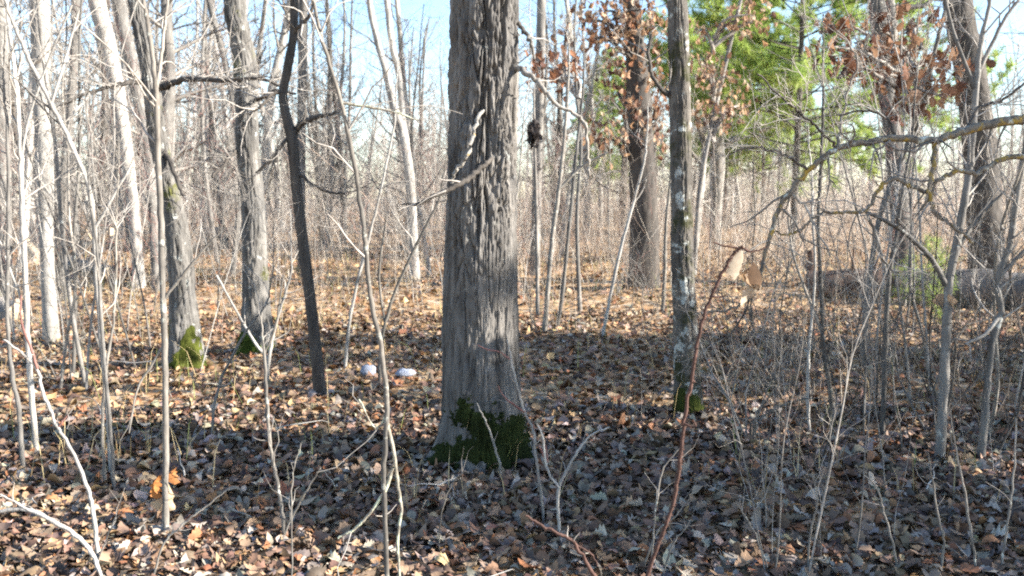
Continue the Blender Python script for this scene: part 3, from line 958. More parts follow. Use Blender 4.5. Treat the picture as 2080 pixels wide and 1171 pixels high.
PINE_A = pine_parts(5, 9.0, 1.95, 3.2, 112, 240, (.10, .17), wid=.0055, npt=18)
PINE_B = pine_parts(6, 6.0, .35, 1.75, 70, 75, wid=.006, npt=14)
PINE_S = pine_parts(8, .85, .06, .32, 22, 14, (.06, .10), .0016, 16)
p = at(1612, 460, 23.0)
place_pine(PINE_A, "pine_tree", "bright green pine standing in the sun right of the mottled tree", (p[0], p[1], float(gz(p[0], p[1]))), 1.38, .6)
p = at(1545, 450, 36.0)
place_pine(PINE_A, "pine_tree", "second green pine farther back, left of the bright green pine", (p[0], p[1], float(gz(p[0], p[1]))), 1.1, 2.2)
p = at(1235, 450, 44.0)
place_pine(PINE_A, "pine_tree", "far green pine glimpsed behind the brown leaved oak", (p[0], p[1], 0), .95, 4.0)
p = gpt(1880, 662)
place_pine(PINE_S, "pine_seedling", "knee high green pine seedling in front of the fallen log", (p[0], p[1], float(gz(p[0], p[1]))), 1.0, 1.0)
# young pines beyond the right edge of the picture: their shade lies across the foreground
SH = [(9.4, 2.2, .90, 1.5), (8.6, 2.8, .84, .9), (10.3, 2.9, .96, 2.0), (7.6, 2.4, .70, 3.3),
      (8.4, 4.8, .80, 2.9), (9.6, 5.5, .90, 4.1), (10.4, 6.5, .96, .4), (9.2, 6.9, .86, 2.2), (12.2, 6.0, 1.03, 1.1), (8.0, 6.2, .72, 5.6)]
for k, (x, y, s, a) in enumerate(SH):
    place_pine(PINE_B, "young_pine", "young pine in the row beyond the right edge of the picture", (x, y, float(gz(x, y))), s, a, "young pines out of the picture on the right")

# ------------------------------------------------------------------ near saplings, stems and twigs placed from the photograph
def stem(name, label, cat, main, mat, branches=(), twigs=10, L=.35, d=None, top=0.0, bmat=None, lev=1, twig_mat=None, sides=10, group=None, up=.12, t0=.3):
    dd = d or depth_of(main[0][0], main[0][1])
    P = px_path(main, dd)
    P[:, 3] *= .62 if name == 'shoot' else .85
    gzv = float(gz(P[0, 0], P[0, 1]))
    if not d: P[0, 2] = gzv - .03
    root = empty(name, (P[0, 0], P[0, 1], P[0, 2] + (.03 if not d else 0)))
    tag(root, label, cat, group)
    if top:
        P = extend_up(P, P[-1, 2] + top, .4)
    C = catmull(P, 7)
    C[:, :3] += rng.normal(0, .0016, (len(C), 3))
    C[:, 3] *= 1 + rng.normal(0, .05, len(C))
    mb = MB(); mb.tubes(C[:, :3], C[:, 3], sides)
    mb.build("stem", mat, root)
    if twigs:
        put_twigs(C, twigs, L, rng, lev, up, t0, twig_mat or M_TWIG, root, root.location)
    for sp in branches:
        add_branch(root, sp, dd, bmat or mat, 3, L=L * .7, lev=0, wig=.001)
    return root, C


stem("sapling", "tall thin upright sapling in the left foreground with two dead leaves", "sapling",
     [(336, 1092, 15), (336, 900, 15), (334, 700, 15), (328, 500, 15), (322, 350, 14), (317, 180, 13), (303, 70, 11), (292, 0, 9)], M_SAP,
     [[(318, 178, 8), (328, 110, 7), (334, 50, 6), (342, -10, 5)], [(331, 610, 7), (370, 560, 6), (420, 500, 4), (450, 470, 3)], [(333, 700, 6), (310, 740, 5), (280, 790, 4), (262, 880, 3)]], 16, .5, top=1.2)
stem("sapling", "long curved stem sweeping up left of the central oak, forked and lichen covered below", "sapling",
     [(787, 1240, 13), (783, 1080, 13), (779, 960, 13), (786, 830, 14), (776, 720, 13), (752, 600, 12), (741, 480, 12), (722, 350, 11), (696, 220, 10), (660, 100, 9), (636, 0, 8)], M_SAP,
     [[(784, 850, 9), (800, 920, 8), (810, 1000, 7), (816, 1040, 6), (808, 1090, 6), (813, 1190, 5)], [(800, 950, 8), (780, 1000, 8), (745, 1050, 6), (715, 1078, 6), (685, 1093, 4)], [(787, 840, 5), (762, 870, 4), (730, 812, 3)], [(694, 210, 6), (730, 215, 6), (790, 225, 5), (850, 245, 3)]], 10, .35, top=1.0, bmat=M_PALELICHEN)
stem("sapling", "bright pale stem slanting down right from the top left corner", "sapling",
     [(228, 965, 14), (220, 850, 13), (208, 700, 13), (196, 560, 12), (186, 410, 11), (148, 300, 10), (104, 212, 10), (66, 135, 9), (34, 66, 8), (10, 0, 7)], M_PALE,
     [[(190, 470, 6), (230, 400, 5), (270, 330, 4)], [(104, 212, 6), (130, 130, 5), (160, 20, 4)]], 14, .5, top=.8)
stem("sapling", "pale stem at the far left rising nearly straight", "sapling",
     [(76, 930, 13), (64, 800, 13), (55, 653, 13), (50, 540, 12), (44, 420, 12), (42, 324, 11), (36, 212, 10), (24, 100, 9), (12, 0, 8)], M_PALE,
     [[(42, 324, 6), (62, 230, 5), (100, 120, 4), (146, 10, 4)], [(55, 650, 6), (40, 600, 5), (10, 520, 4)]], 14, .5, top=.8)
stem("twig", "bent leafless twig with reddish tips in the left foreground", "twig",
     [(202, 1155, 10), (190, 1050, 10), (176, 985, 9), (140, 905, 8), (118, 868, 8), (88, 800, 8), (74, 748, 7), (44, 718, 6), (8, 690, 4)], M_PALE,
     [[(76, 750, 6), (62, 705, 5), (44, 655, 4), (42, 600, 3)], [(118, 868, 5), (132, 850, 4), (138, 842, 3)]], 3, .10, bmat=M_REDTWIG)
stem("twig", "nearly level pale branch low at the left edge of the foreground", "twig",
     [(215, 1190, 9), (180, 1112, 11), (110, 1062, 11), (52, 1036, 10), (-30, 1042, 9)], M_PALE, [[(60, 1038, 6), (30, 1020, 5), (0, 1005, 4)]], 2, .12)
stem("sapling", "thin wavy stem forked near the ground, left of the long curved stem", "sapling",
     [(580, 1090, 10), (572, 1030, 9), (560, 965, 9), (549, 900, 9), (541, 800, 8), (536, 700, 6), (528, 640, 4)], M_SAP,
     [[(579, 1082, 6), (602, 1035, 5), (630, 985, 4), (652, 950, 3)], [(537, 720, 5), (560, 660, 4), (575, 560, 3)]], 5, .25)
stem("twig", "pale twig leaning on the mossy foot of the central oak", "twig",
     [(1023, 985, 5), (1012, 935, 6), (998, 885, 5), (984, 850, 4), (968, 820, 3)], M_SAP, (), 1, .1)
stem("twig", "thin forked twig with red tips in front of the central oak", "twig",
     [(1105, 1075, 7), (1098, 990, 7), (1088, 925, 7), (1082, 870, 7), (1064, 835, 6), (1052, 790, 5), (1040, 740, 4), (1030, 690, 3)], M_PALE,
     [[(1066, 838, 5), (1040, 820, 4), (1020, 800, 3), (1012, 785, 3)], [(1036, 730, 4), (1015, 715, 3), (990, 710, 3), (972, 702, 3)], [(1095, 905, 5), (1112, 940, 4), (1108, 905, 3)]], 2, .12, bmat=M_REDTWIG)
stem("twig", "forked pale twig in the foreground right of the central oak", "twig",
     [(1140, 1110, 8), (1134, 1040, 8), (1136, 990, 8), (1158, 945, 7), (1185, 900, 6), (1208, 880, 5), (1240, 868, 4)], M_PALE,
     [[(1136, 990, 6), (1118, 968, 5), (1108, 935, 5), (1102, 885, 4), (1090, 860, 3)]], 3, .1)
stem("twig", "reddish thorny twig arching at the bottom centre of the picture", "twig",
     [(1225, 1200, 10), (1195, 1150, 10), (1166, 1102, 9), (1135, 1085, 8), (1100, 1068, 7), (1068, 1048, 5)], M_CANE, [[(1170, 1108, 6), (1200, 1125, 4), (1215, 1150, 3)]], 2, .06, d=2.45)
stem("twig", "dark twig rising to the right in the left foreground", "twig",
     [(300, 1185, 6), (330, 1110, 5), (365, 1072, 5), (410, 1035, 4), (466, 992, 3)], M_SAP, (), 2, .06)
for sp, lb in (([(175, 1190, 6), (215, 1100, 5), (235, 1050, 4), (250, 1010, 3)], "short dark twig standing beside the level pale branch"),
               ([(595, 1180, 5), (592, 1060, 5), (596, 960, 4), (612, 900, 3)], "thin straight shoot just right of the wavy forked stem"),
               ([(890, 1120, 6), (898, 1040, 5), (918, 985, 4), (940, 960, 3)], "short twig rising before the oak's mossy left root"),
               ([(1320, 1190, 7), (1330, 1060, 6), (1345, 960, 5), (1385, 905, 4)], "thin pale shoot just left of the thorny cane"),
               ([(1300, 1180, 7), (1330, 1090, 6), (1370, 1050, 5), (1400, 1015, 4)], "crossing pale shoot at the foot of the thorny cane"),
               ([(1340, 1190, 6), (1365, 1110, 6), (1395, 1070, 4)], "short white shoot right of the thorny cane's foot"),
               ([(1560, 1180, 6), (1540, 1100, 5), (1520, 1060, 5), (1495, 1020, 4)], "leaning twig in the right foreground right of the thorny cane"),
               ([(1640, 1180, 8), (1645, 1090, 7), (1660, 1020, 6), (1650, 960, 4)], "upright pale shoot in the right foreground among brown leaves"),
               ([(1830, 1185, 9), (1812, 1100, 8), (1795, 1040, 7), (1780, 990, 6), (1755, 965, 4)], "pale bent shoot in the right foreground, bare of leaves"),
               ([(1905, 1190, 8), (1918, 1110, 8), (1908, 1060, 7), (1895, 980, 6), (1885, 920, 4)], "wavy pale shoot at the right foreground beside the bent one"),
               ([(1985, 1190, 9), (1972, 1080, 9), (1958, 990, 8), (1945, 930, 6), (1930, 830, 4)], "straight pale shoot near the bottom right corner"),
               ([(2030, 1190, 9), (2044, 1080, 8), (2058, 980, 7), (2066, 850, 5)], "shoot leaning right in the bottom right corner")):
    stem("shoot", lb, "shoot", sp, M_SAP, (), 3, .16, t0=.4)

# thorny cane
rc, C = stem("bramble_cane", "reddish brown thorny cane curving up through the right foreground", "cane",
             [(1300, 1215, 11), (1335, 1110, 10), (1362, 1040, 9), (1378, 960, 9), (1388, 870, 9), (1402, 780, 8), (1418, 690, 8), (1440, 615, 7), (1470, 550, 7), (1488, 520, 6), (1508, 500, 5)], M_CANE, (), 0, d=2.62, sides=10)
mb = MB()
for k in range(700):
    t = rng.uniform(0, len(C) - 1.01); i = int(t); f = t - i
    p = C[i, :3] * (1 - f) + C[i + 1, :3] * f; r = C[i, 3]
    tg = norm(C[i + 1, :3] - C[i, :3]); pr = norm(np.cross(tg, rng.normal(size=3)))
    sd = np.cross(tg, pr); L = rng.uniform(.004, .009)
    p = p + pr * r * .9
    mb.add([p - tg * .0012, p + tg * .0012, p + sd * .001, p + pr * L - tg * L * .3], tris=[[0, 1, 3], [1, 2, 3], [2, 0, 3]])
mb.build("thorns", M_CANE, rc)
for sp in ([(1446, 603, 5), (1462, 604, 4), (1474, 600, 3)], [(1404, 770, 5), (1412, 778, 4)], [(1385, 860, 5), (1412, 868, 4, -.02), (1408, 852, 3, -.02)], [(1500, 505, 5), (1470, 500, 4), (1448, 492, 3)], [(1505, 502, 5), (1530, 512, 4), (1560, 500, 3)]):
    add_branch(rc, sp, 2.62, M_CANE, 0, name="side_shoot", wig=.0008, sides=6)


def big_leaf(mb, px, py, d, L, kind, yaw, ty, tx, col, seed, curl=1.3):
    rg = np.random.default_rng(seed)
    leaf_batch(mb, kind, at(px, py, d)[None], rot_zyx(np.array([yaw]), np.array([ty]), np.array([tx])), np.array([L]), rg, np.array([col]), False, curl * 1.4, .035)


def single_leaf(name, label, rows, d):
    r = empty(name, at(rows[0][0], rows[0][1], d))
    tag(r, label, "leaf")
    for i, row in enumerate(rows):
        mb = MB(); big_leaf(mb, row[0], row[1], d + .01 * i, *row[2:])
        mb.build("dry_leaf", M_BROWNLEAF, r, smooth=True)
    return r


single_leaf("hanging_leaves", "bunch of curled tan oak leaves hanging beside the tip of the thorny cane",
            [(1503, 542, .095, 2, .7, .2, -1.45, (.34, .28, .21), 1), (1534, 562, .09, 2, -.7, -.2, -1.5, (.20, .13, .085), 2), (1524, 596, .085, 0, .3, .6, -1.1, (.44, .36, .27), 4), (1516, 560, .07, 0, 1.3, .2, -1.4, (.26, .17, .10), 8)], 2.66)
single_leaf("hanging_leaf", "torn orange leaf hanging on the left of the tall thin sapling", [(316, 988, .105, 1, .9, .2, -1.5, (.46, .19, .06), 5)], 3.82)
single_leaf("hanging_leaf", "pale folded leaf hanging on the right of the tall thin sapling", [(347, 1012, .14, 2, 1.25, .1, -1.5, (.54, .40, .26), 6), (353, 965, .08, 1, .9, .1, -1.4, (.40, .17, .06), 9)], 3.82)
single_leaf("hanging_leaf", "curled tan leaf caught on the slim grey stem at right", [(1920, 612, .16, 2, .2, 1.3, -.3, (.44, .30, .19), 7)], 4.85)

# slim trees on the right
rs, C = stem("sapling", "slim grey tree with forked stem in front of the fallen log at right", "sapling",
             [(1907, 945, 26), (1914, 850, 24), (1922, 690, 22), (1926, 590, 20), (1942, 500, 19), (1958, 414, 18), (1970, 340, 17), (1982, 195, 14), (1990, 100, 12), (2012, 0, 9)], M_GREY,
             [[(1922, 580, 12), (1895, 530, 11, -.05), (1868, 500, 10, -.1), (1830, 468, 9, -.15), (1790, 445, 8, -.2), (1762, 432, 7, -.2)],
              [(1932, 560, 10), (1950, 500, 9, .05), (1990, 440, 8, .1), (2040, 390, 6, .1)],
              [(1984, 185, 9), (1960, 130, 8), (1935, 60, 7), (1918, -10, 6)], [(1986, 150, 9), (2010, 100, 8), (2040, 40, 7), (2070, 0, 6)]], 18, .6, top=1.0, lev=2)
stem("sapling", "slim zigzag grey stem near the right edge", "sapling",
     [(1992, 940, 20), (2002, 820, 18), (2014, 700, 17), (2033, 635, 16), (2027, 570, 16), (2050, 500, 15), (2066, 400, 14), (2085, 280, 12), (2100, 100, 10)], M_GREY,
     [[(2027, 568, 9), (2060, 530, 8), (2090, 500, 6)], [(2032, 640, 9), (2000, 680, 7, -.05), (1960, 700, 5, -.1)]], 14, .5, lev=2)
# leafy young oak, twigs with brown leaves before the shaded trunk
D8 = 7.2
r8, C = stem("leafy_oak_sapling", "young oak with dangling brown leaves at upper right", "sapling",
             [(1752, 775, 14), (1762, 600, 13), (1790, 430, 12), (1840, 300, 11), (1880, 180, 10), (1905, 80, 9), (1925, 0, 8)], M_GREY, (), 10, .5, lev=2, top=.8)
D8 = depth_of(1752, 775)
c8 = [(1690, 95), (1715, 130), (1680, 50), (1780, 60), (1800, 110), (1850, 130), (1880, 145), (1910, 160), (1860, 175), (1830, 195), (1795, 150), (1875, 50), (1930, 130), (1825, 90), (1890, 185), (1775, 100), (1845, 215)]
leafy_branches(r8, D8, [(1870 + (c[0] - 1870) * .3, c[1] + 50) for c in c8], c8, np.vstack([TONE_DARK * .8, TONE_RUST[:1]]), M_TWIG, (18, 16), 8, (.09, .14))

# lichen branch reaching in from the right
DL = 4.0
rl = empty("overhanging_branch", at(2130, 235, DL))
tag(rl, "crooked bough with orange lichen reaching in from the right edge", "branch")
add_branch(rl, [(r_[0], r_[1], r_[2] * .82, *r_[3:]) for r_ in [(2330, 150, 40, .1), (2180, 215, 30, .05), (2085, 240, 25), (2020, 250, 23), (1958, 266, 21), (1892, 286, 18), (1820, 281, 17), (1760, 290, 16), (1702, 302, 15), (1655, 335, 14), (1608, 385, 13), (1577, 440, 12), (1556, 510, 10), (1538, 578, 8), (1500, 622, 6), (1455, 632, 5), (1408, 640, 3)]], DL, M_LICHEN, 22, L=.35, lev=1, name="limb", sides=12)
for sp, mt in (([(1898, 288, 13), (1896, 340, 13, -.04), (1890, 390, 12, -.06), (1898, 430, 11, -.06), (1930, 458, 9, -.06), (1958, 478, 7, -.06), (1980, 500, 5, -.06)], M_LICHEN),
               ([(2090, 318, 16, .1), (2040, 322, 14, .05), (1990, 350, 13), (1945, 350, 12), (1905, 368, 11), (1885, 392, 12), (1850, 378, 12), (1815, 362, 12), (1785, 385, 11), (1762, 425, 10), (1720, 433, 9), (1672, 432, 8), (1640, 455, 7), (1606, 477, 6), (1570, 470, 4)], M_LICHEN),
               ([(1700, 302, 8), (1670, 270, 7, -.05), (1630, 235, 7, -.1), (1590, 200, 6, -.1), (1535, 150, 4, -.1)], M_DARK),
               ([(1640, 345, 8), (1600, 318, 7, -.05), (1550, 300, 6, -.1), (1480, 310, 4, -.1)], M_DARK),
               ([(1700, 300, 8), (1712, 240, 7, .05), (1722, 190, 6, .1), (1740, 120, 5, .1), (1700, 60, 4, .1)], M_SAP),
               ([(1760, 432, 8), (1775, 480, 7), (1795, 530, 6), (1820, 560, 4)], M_SAP),
               ([(1605, 390, 7), (1640, 430, 6), (1660, 470, 5), (1690, 520, 4)], M_PALE),
               ([(1575, 450, 6), (1545, 540, 5), (1500, 660, 5), (1450, 700, 4)], M_DARK),
               ([(1820, 280, 8), (1800, 240, 7, .03), (1760, 225, 6, .05), (1700, 235, 4, .05)], M_DARK),
               ([(1960, 266, 9), (1990, 220, 8, .05), (2040, 200, 7, .05), (2090, 160, 6, .05)], M_DARK)):
    add_branch(rl, [(r_[0], r_[1], r_[2] * .75, *r_[3:]) for r_ in sp], DL, mt, 10, L=.32, lev=2, sides=9)

# pale upright stems in the right thicket
for k, (sp, lb, br_) in enumerate((
    ([(1690, 885, 11), (1685, 790, 11), (1672, 700, 10), (1668, 580, 10), (1662, 460, 9), (1668, 330, 8), (1672, 200, 6)], "slender pale stem under the bough's second fork", [[(1675, 690, 7), (1640, 600, 6), (1612, 520, 5), (1600, 440, 4)]]),
    ([(1790, 900, 14), (1796, 780, 13), (1800, 660, 12), (1806, 560, 11), (1822, 470, 10), (1835, 380, 8), (1850, 300, 6)], "grey forked stem standing before the fallen log's dark end", [[(1802, 560, 7), (1780, 480, 6), (1762, 440, 5)]]),
    ([(1645, 900, 8), (1640, 800, 8), (1645, 690, 7), (1655, 560, 6), (1650, 430, 5)], "thin grey stem left of the slender pale stem", []),
    ([(1105, 690, 13), (1112, 600, 12), (1122, 480, 11), (1136, 380, 10), (1148, 260, 8), (1155, 150, 6)], "leaning grey sapling just right of the central oak", [[(1136, 385, 6), (1180, 340, 5), (1235, 310, 4)]]),
    ([(1130, 672, 10), (1142, 600, 10), (1152, 500, 9), (1162, 400, 9), (1172, 300, 7), (1185, 180, 5)], "pale slanting sapling, second one right of the central oak", []),
    ([(1222, 700, 9), (1240, 600, 8), (1262, 500, 8), (1285, 420, 6), (1310, 320, 5)], "thin sapling slanting right below the brown leaved oak", []),
    ([(1345, 650, 10), (1350, 560, 9), (1352, 470, 8), (1360, 380, 6)], "short pale stem close behind the mottled tree", []),
    ([(430, 905, 7), (440, 800, 7), (490, 690, 6), (540, 620, 4)], "thin shoot leaning right in front of the straight grey oak", []),
    ([(540, 800, 9), (548, 720, 9), (560, 660, 7), (590, 560, 5)], "pale stem forked at knee height right of the straight grey oak", [[(546, 730, 7), (520, 700, 6), (490, 650, 5), (440, 560, 4)]]),
    ([(215, 990, 8), (208, 880, 8), (214, 760, 7), (232, 640, 6), (236, 480, 5)], "thin grey shoot, one of the pair left of the tall thin sapling", []),
    ([(232, 1000, 9), (226, 900, 9), (216, 780, 8), (206, 660, 8), (196, 500, 6), (180, 380, 5)], "pale shoot of the pair left of the tall thin sapling", []),
    ([(700, 760, 8), (712, 640, 8), (740, 520, 7), (770, 400, 6), (800, 260, 5)], "thin stem slanting right toward the central oak", []),
    ([(770, 790, 9), (776, 690, 9), (800, 600, 8), (850, 490, 7), (890, 410, 5)], "dark slanting sapling just left of the central oak", [[(782, 660, 6), (770, 560, 5), (785, 440, 4)]]),
    ([(46, 960, 12), (38, 830, 11), (24, 760, 10), (14, 620, 9), (18, 400, 8), (14, 250, 7)], "grey stem leaning left at the left edge", []),
)):
    stem("sapling", lb, "sapling", sp, (M_SAP, M_GREY, M_PALE)[k % 3], br_, 10, .4, lev=1, top=.5)

print("pinned done")
# ------------------------------------------------------------------ logs, stump, pale stones
def log(name, label, p0, p1, r0, r1, mat, cat="log", seed=1, knots=3):
    rg = np.random.default_rng(seed)
    p0, p1 = np.array(p0, float), np.array(p1, float)
    t = np.linspace(0, 1, 26)[:, None]
    C = p0 * (1 - t) + p1 * t
    L = np.linalg.norm(p1 - p0)
    C += np.stack([vnoise(t[:, 0] * 5, 0 * t[:, 0] + j, 64, seed + j) - .5 for j in range(3)], -1) * .10 * np.array([1, 1, .5]) * min(1, L / 3)
    R = np.linspace(r0, r1, 26)
    root = empty(name, p0)
    tag(root, label, cat)
    mb = MB(); mb.tubes(C, R, 20)
    V = mb.v[0].reshape(26, 20, 3)
    n_ = vnoise(np.arange(20)[None] / 20 * 10 + np.zeros((26, 1)), t * L * 3, 10, seed + 4)
    V += (V - C[:, None]) * (n_[..., None] - .5) * .28
    mb.build("log_body", mat, root)
    for e, (c, ring) in enumerate(((C[0], V[0]), (C[-1], V[-1]))):
        m2 = MB(); inner = c + (ring - c) * .5 + rg.normal(0, .012, (20, 3))
        ctr = c + (C[1] - C[0] if e == 0 else C[-2] - C[-1]) * .12
        VV = np.vstack([ring, inner, ctr[None]])
        s = np.arange(20); s2 = (s + 1) % 20
        m2.add(VV, quads=np.stack([s, s2, 20 + s2, 20 + s], -1), tris=np.stack([20 + s, 20 + s2, np.full(20, 40)], -1))
        m2.build("broken_end", M_WOOD, root)
    for k in range(knots):
        i = int(rg.integers(4, 22)); d = norm(np.array([rg.normal() * .4, rg.normal() * .4, 1]))
        m3 = MB(); q = [C[i], C[i] + d * R[i] * 1.2, C[i] + d * (R[i] + rg.uniform(.1, .35)) + rg.normal(0, .04, 3)]
        m3.tubes(np.array(q), np.array([.035, .025, .012]), 6); m3.build("branch_stub", mat, root)
    return root


def gp(px, py, up):
    p = gpt(px, py)
    return (p[0], p[1], float(gz(p[0], p[1])) + up)


log("fallen_log", "long grey fallen log lying at the right behind the saplings", gp(1835, 622, .24), gp(2230, 642, .24), .26, .29, M_GREYLOG, seed=3)
log("fallen_log", "dark rotten log lying left of the grey log behind the bough", gp(1640, 606, .19), gp(1842, 612, .2), .20, .22, M_LOG, seed=4)
p = gp(1648, 592, 0)
log("snag", "short dark broken snag at the left end of the rotten log", (p[0], p[1], p[2] - .1), (p[0] - .03, p[1], p[2] + .62), .09, .05, M_LOG, "snag", 5, 2)
log("fallen_log", "leaning mossy log in shade at the far left", gp(30, 640, .06), (gpt(96, 560)[0], gpt(96, 610)[1], .55), .15, .14, M_GREYLOG, seed=6, knots=1)
p = at(70, 520, 13.5)
log("log_piece", "short sunlit split log piece propped at the far left", at(52, 494, 13.5), at(80, 528, 13.2), .08, .08, M_WOOD, "log", 7, 0)
log("fallen_log", "far fallen log with shaded underside between the two mossy oaks", gp(415, 492, .2), gp(505, 490, .2), .24, .22, M_GREYLOG, seed=8)
log("fallen_log", "low sunlit log on the leaves left of the leaning oak", gp(140, 545, .12), gp(228, 562, .1), .16, .12, M_GREYLOG, seed=9)
log("fallen_log", "thin pale log slanting up from the leaves far left", gp(172, 520, .1), at(225, 470, 21.5), .07, .10, M_WOOD, seed=10, knots=1)
log("fallen_log", "dark log on the ground by the pale leaning trunk", gp(236, 560, .08), gp(282, 558, .08), .10, .09, M_LOG, seed=12, knots=1)
log("stump", "small dark stump left of the pale leaning trunk", gp(240, 562, -.1), (gp(242, 562, 0)[0], gp(242, 562, 0)[1], .42), .12, .05, M_LOG, "stump", 13, 2)

for k, (px, py, s, lb) in enumerate(((748, 774, (.06, .05, .045), "pale stone on the leaves, tinted as in bluish shade, the left one of two"), (822, 778, (.075, .05, .035), "pale stone on the leaves, tinted as in bluish shade, the right one of two"))):
    rg = np.random.default_rng(50 + k)
    a = np.linspace(0, 2 * np.pi, 12, endpoint=False); e = np.linspace(-1.35, 1.35, 7)
    A, E = np.meshgrid(a, e)
    rr_ = 1 + (vnoise(A / 6.2832 * 5, E * 2 + 5, 5, 60 + k) - .5) * .5
    V = np.stack([np.cos(A) * np.cos(E) * s[0] * rr_, np.sin(A) * np.cos(E) * s[1] * rr_, np.sin(E) * s[2] * rr_], -1)
    c = gp(px, py, .05)
    mb = MB(); mb.add(V + np.array(c), quads=ring_quads(7, 12), tris=[[60 + 12 + i, 60 + 12 + (i + 1) % 12, 84] for i in range(12)][:0])
    top = np.vstack([V[-1] + np.array(c), (V[-1].mean(0) + np.array(c) + np.array([0, 0, .004]))[None]])
    mb.add(top, tris=[[i, (i + 1) % 12, 12] for i in range(12)])
    o = mb.build("stone", M_STONE, None, origin=c)
    tag(o, lb, "stone")

# ------------------------------------------------------------------ saplings filling the wood (individuals sharing meshes)
SAPS = []
for k in range(16):
    rg = np.random.default_rng(700 + k)
    H = rg.uniform(2.4, 5.0); r = .0025 * H * rg.uniform(.7, 1.4)
    n = 9
    lean = rg.normal(0, .10, 2)
    P = [np.array([0, 0, -.05])]; d = norm(np.array([lean[0], lean[1], 1]))
    for _ in range(n - 1):
        d = norm(d + rg.normal(0, .085, 3) + np.array([0, 0, .06])); P.append(P[-1] + d * H / (n - 1))
    P = np.column_stack([np.array(P), np.linspace(r, r * .25, n)])
    C = catmull(P, 3)
    ms = MB(); ms.tubes(C[:, :3], C[:, 3], 6)
    out = []; add_twigs(out, C, int(rg.integers(16, 26)), H * .2, rg, 1, .12, .2, (.4, 1.0), .45)
    mt = MB(); mt.branches(out, (3, 3, 3))
    a = ms.mesh("sapling"); bme = mt.mesh("twigs")
    SAPS.append((a, bme))
SAPMATS = [M_SAP, M_GREY, M_PALE, M_TWIG]
SAPM = []
for i, (a, bme) in enumerate(SAPS):
    a.materials.append(SAPMATS[i % 4]); bme.materials.append(M_TWIG if i % 5 else M_REDTWIG); SAPM.append((a, bme))


MARKS = [(-60, "the left edge"), (90, "the white trunk"), (345, "the mossy leaning oak"), (515, "the straight oak"), (625, "the crooked tree"), (835, "the twin tree"),
         (980, "the central oak"), (1300, "the brown oak"), (1390, "the mottled tree"), (1600, "the green pine"), (1820, "the forked trunk"), (1995, "the thick trunk"), (2200, "the right edge")]
MANY = {}
ORD = ["leftmost", "second from left", "third from left", "fourth from left", "fifth from left", "sixth from left", "seventh from left", "eighth from left", "ninth from left", "tenth from left", "eleventh from left", "twelfth from left"]


def between(px):
    for (a, na), (b, nb_) in zip(MARKS, MARKS[1:]):
        if a <= px < b: return "between " + na + " and " + nb_
    return "beyond the left edge" if px < 0 else "beyond the right edge"


def register(o, px, label, kind):
    MANY.setdefault(label, []).append((px, o))
    o["group"] = kind + " " + between(px)


def scatter_sap(px, d, label, group, smin=.7, smax=1.15):
    x = (px - IW / 2) / FPX * d
    ki = int(rng.integers(len(SAPM))); a, bme = SAPM[ki]
    tone = ("brown", "grey", "pale", "tan")[ki % 4] + (" reddish" if ki % 5 == 0 else "")
    if label: label = "knee high " + tone + " shoot " + between(px)
    else: label = ("near " if d < 9 else "far " if d > 14 else "") + tone + " sapling " + between(px).replace("the mossy leaning oak", "the leaning oak")
    knee = label.startswith("knee")
    o = bpy.data.objects.new("sapling", a)
    o.location = (x, d, float(gz(x, d)))
    s = rng.uniform(smin, smax)
    o.scale = (s, s, s); o.rotation_euler = (0, 0, rng.uniform(0, 6.28))
    link(o)
    tag(o, label, "sapling"); register(o, px, label, "knee high shoots" if knee else "saplings")
    t = bpy.data.objects.new("twigs", bme); t["kind"] = "stuff"
    link(t, o)


for _ in range(52):
    scatter_sap(rng.uniform(-40, 420), rng.uniform(6.5, 17), None, "saplings crowding the left")
for _ in range(46):
    scatter_sap(rng.uniform(420, 1420), rng.uniform(9.5, 20), None, "saplings in the sunny middle")
for _ in range(30):
    scatter_sap(rng.uniform(1420, 1800), rng.choice([rng.uniform(5.6, 9), rng.uniform(14, 20)]), None, "saplings in the right thicket", .35, .7)
for _ in range(30):
    scatter_sap(rng.uniform(1780, 2110), rng.uniform(5.2, 16), None, "saplings in the right thicket", .5, 1.1)
for _ in range(22):
    scatter_sap(rng.uniform(1540, 2100), rng.uniform(3.2, 5.2), "knee high", "small shoots in the right foreground", .18, .42)

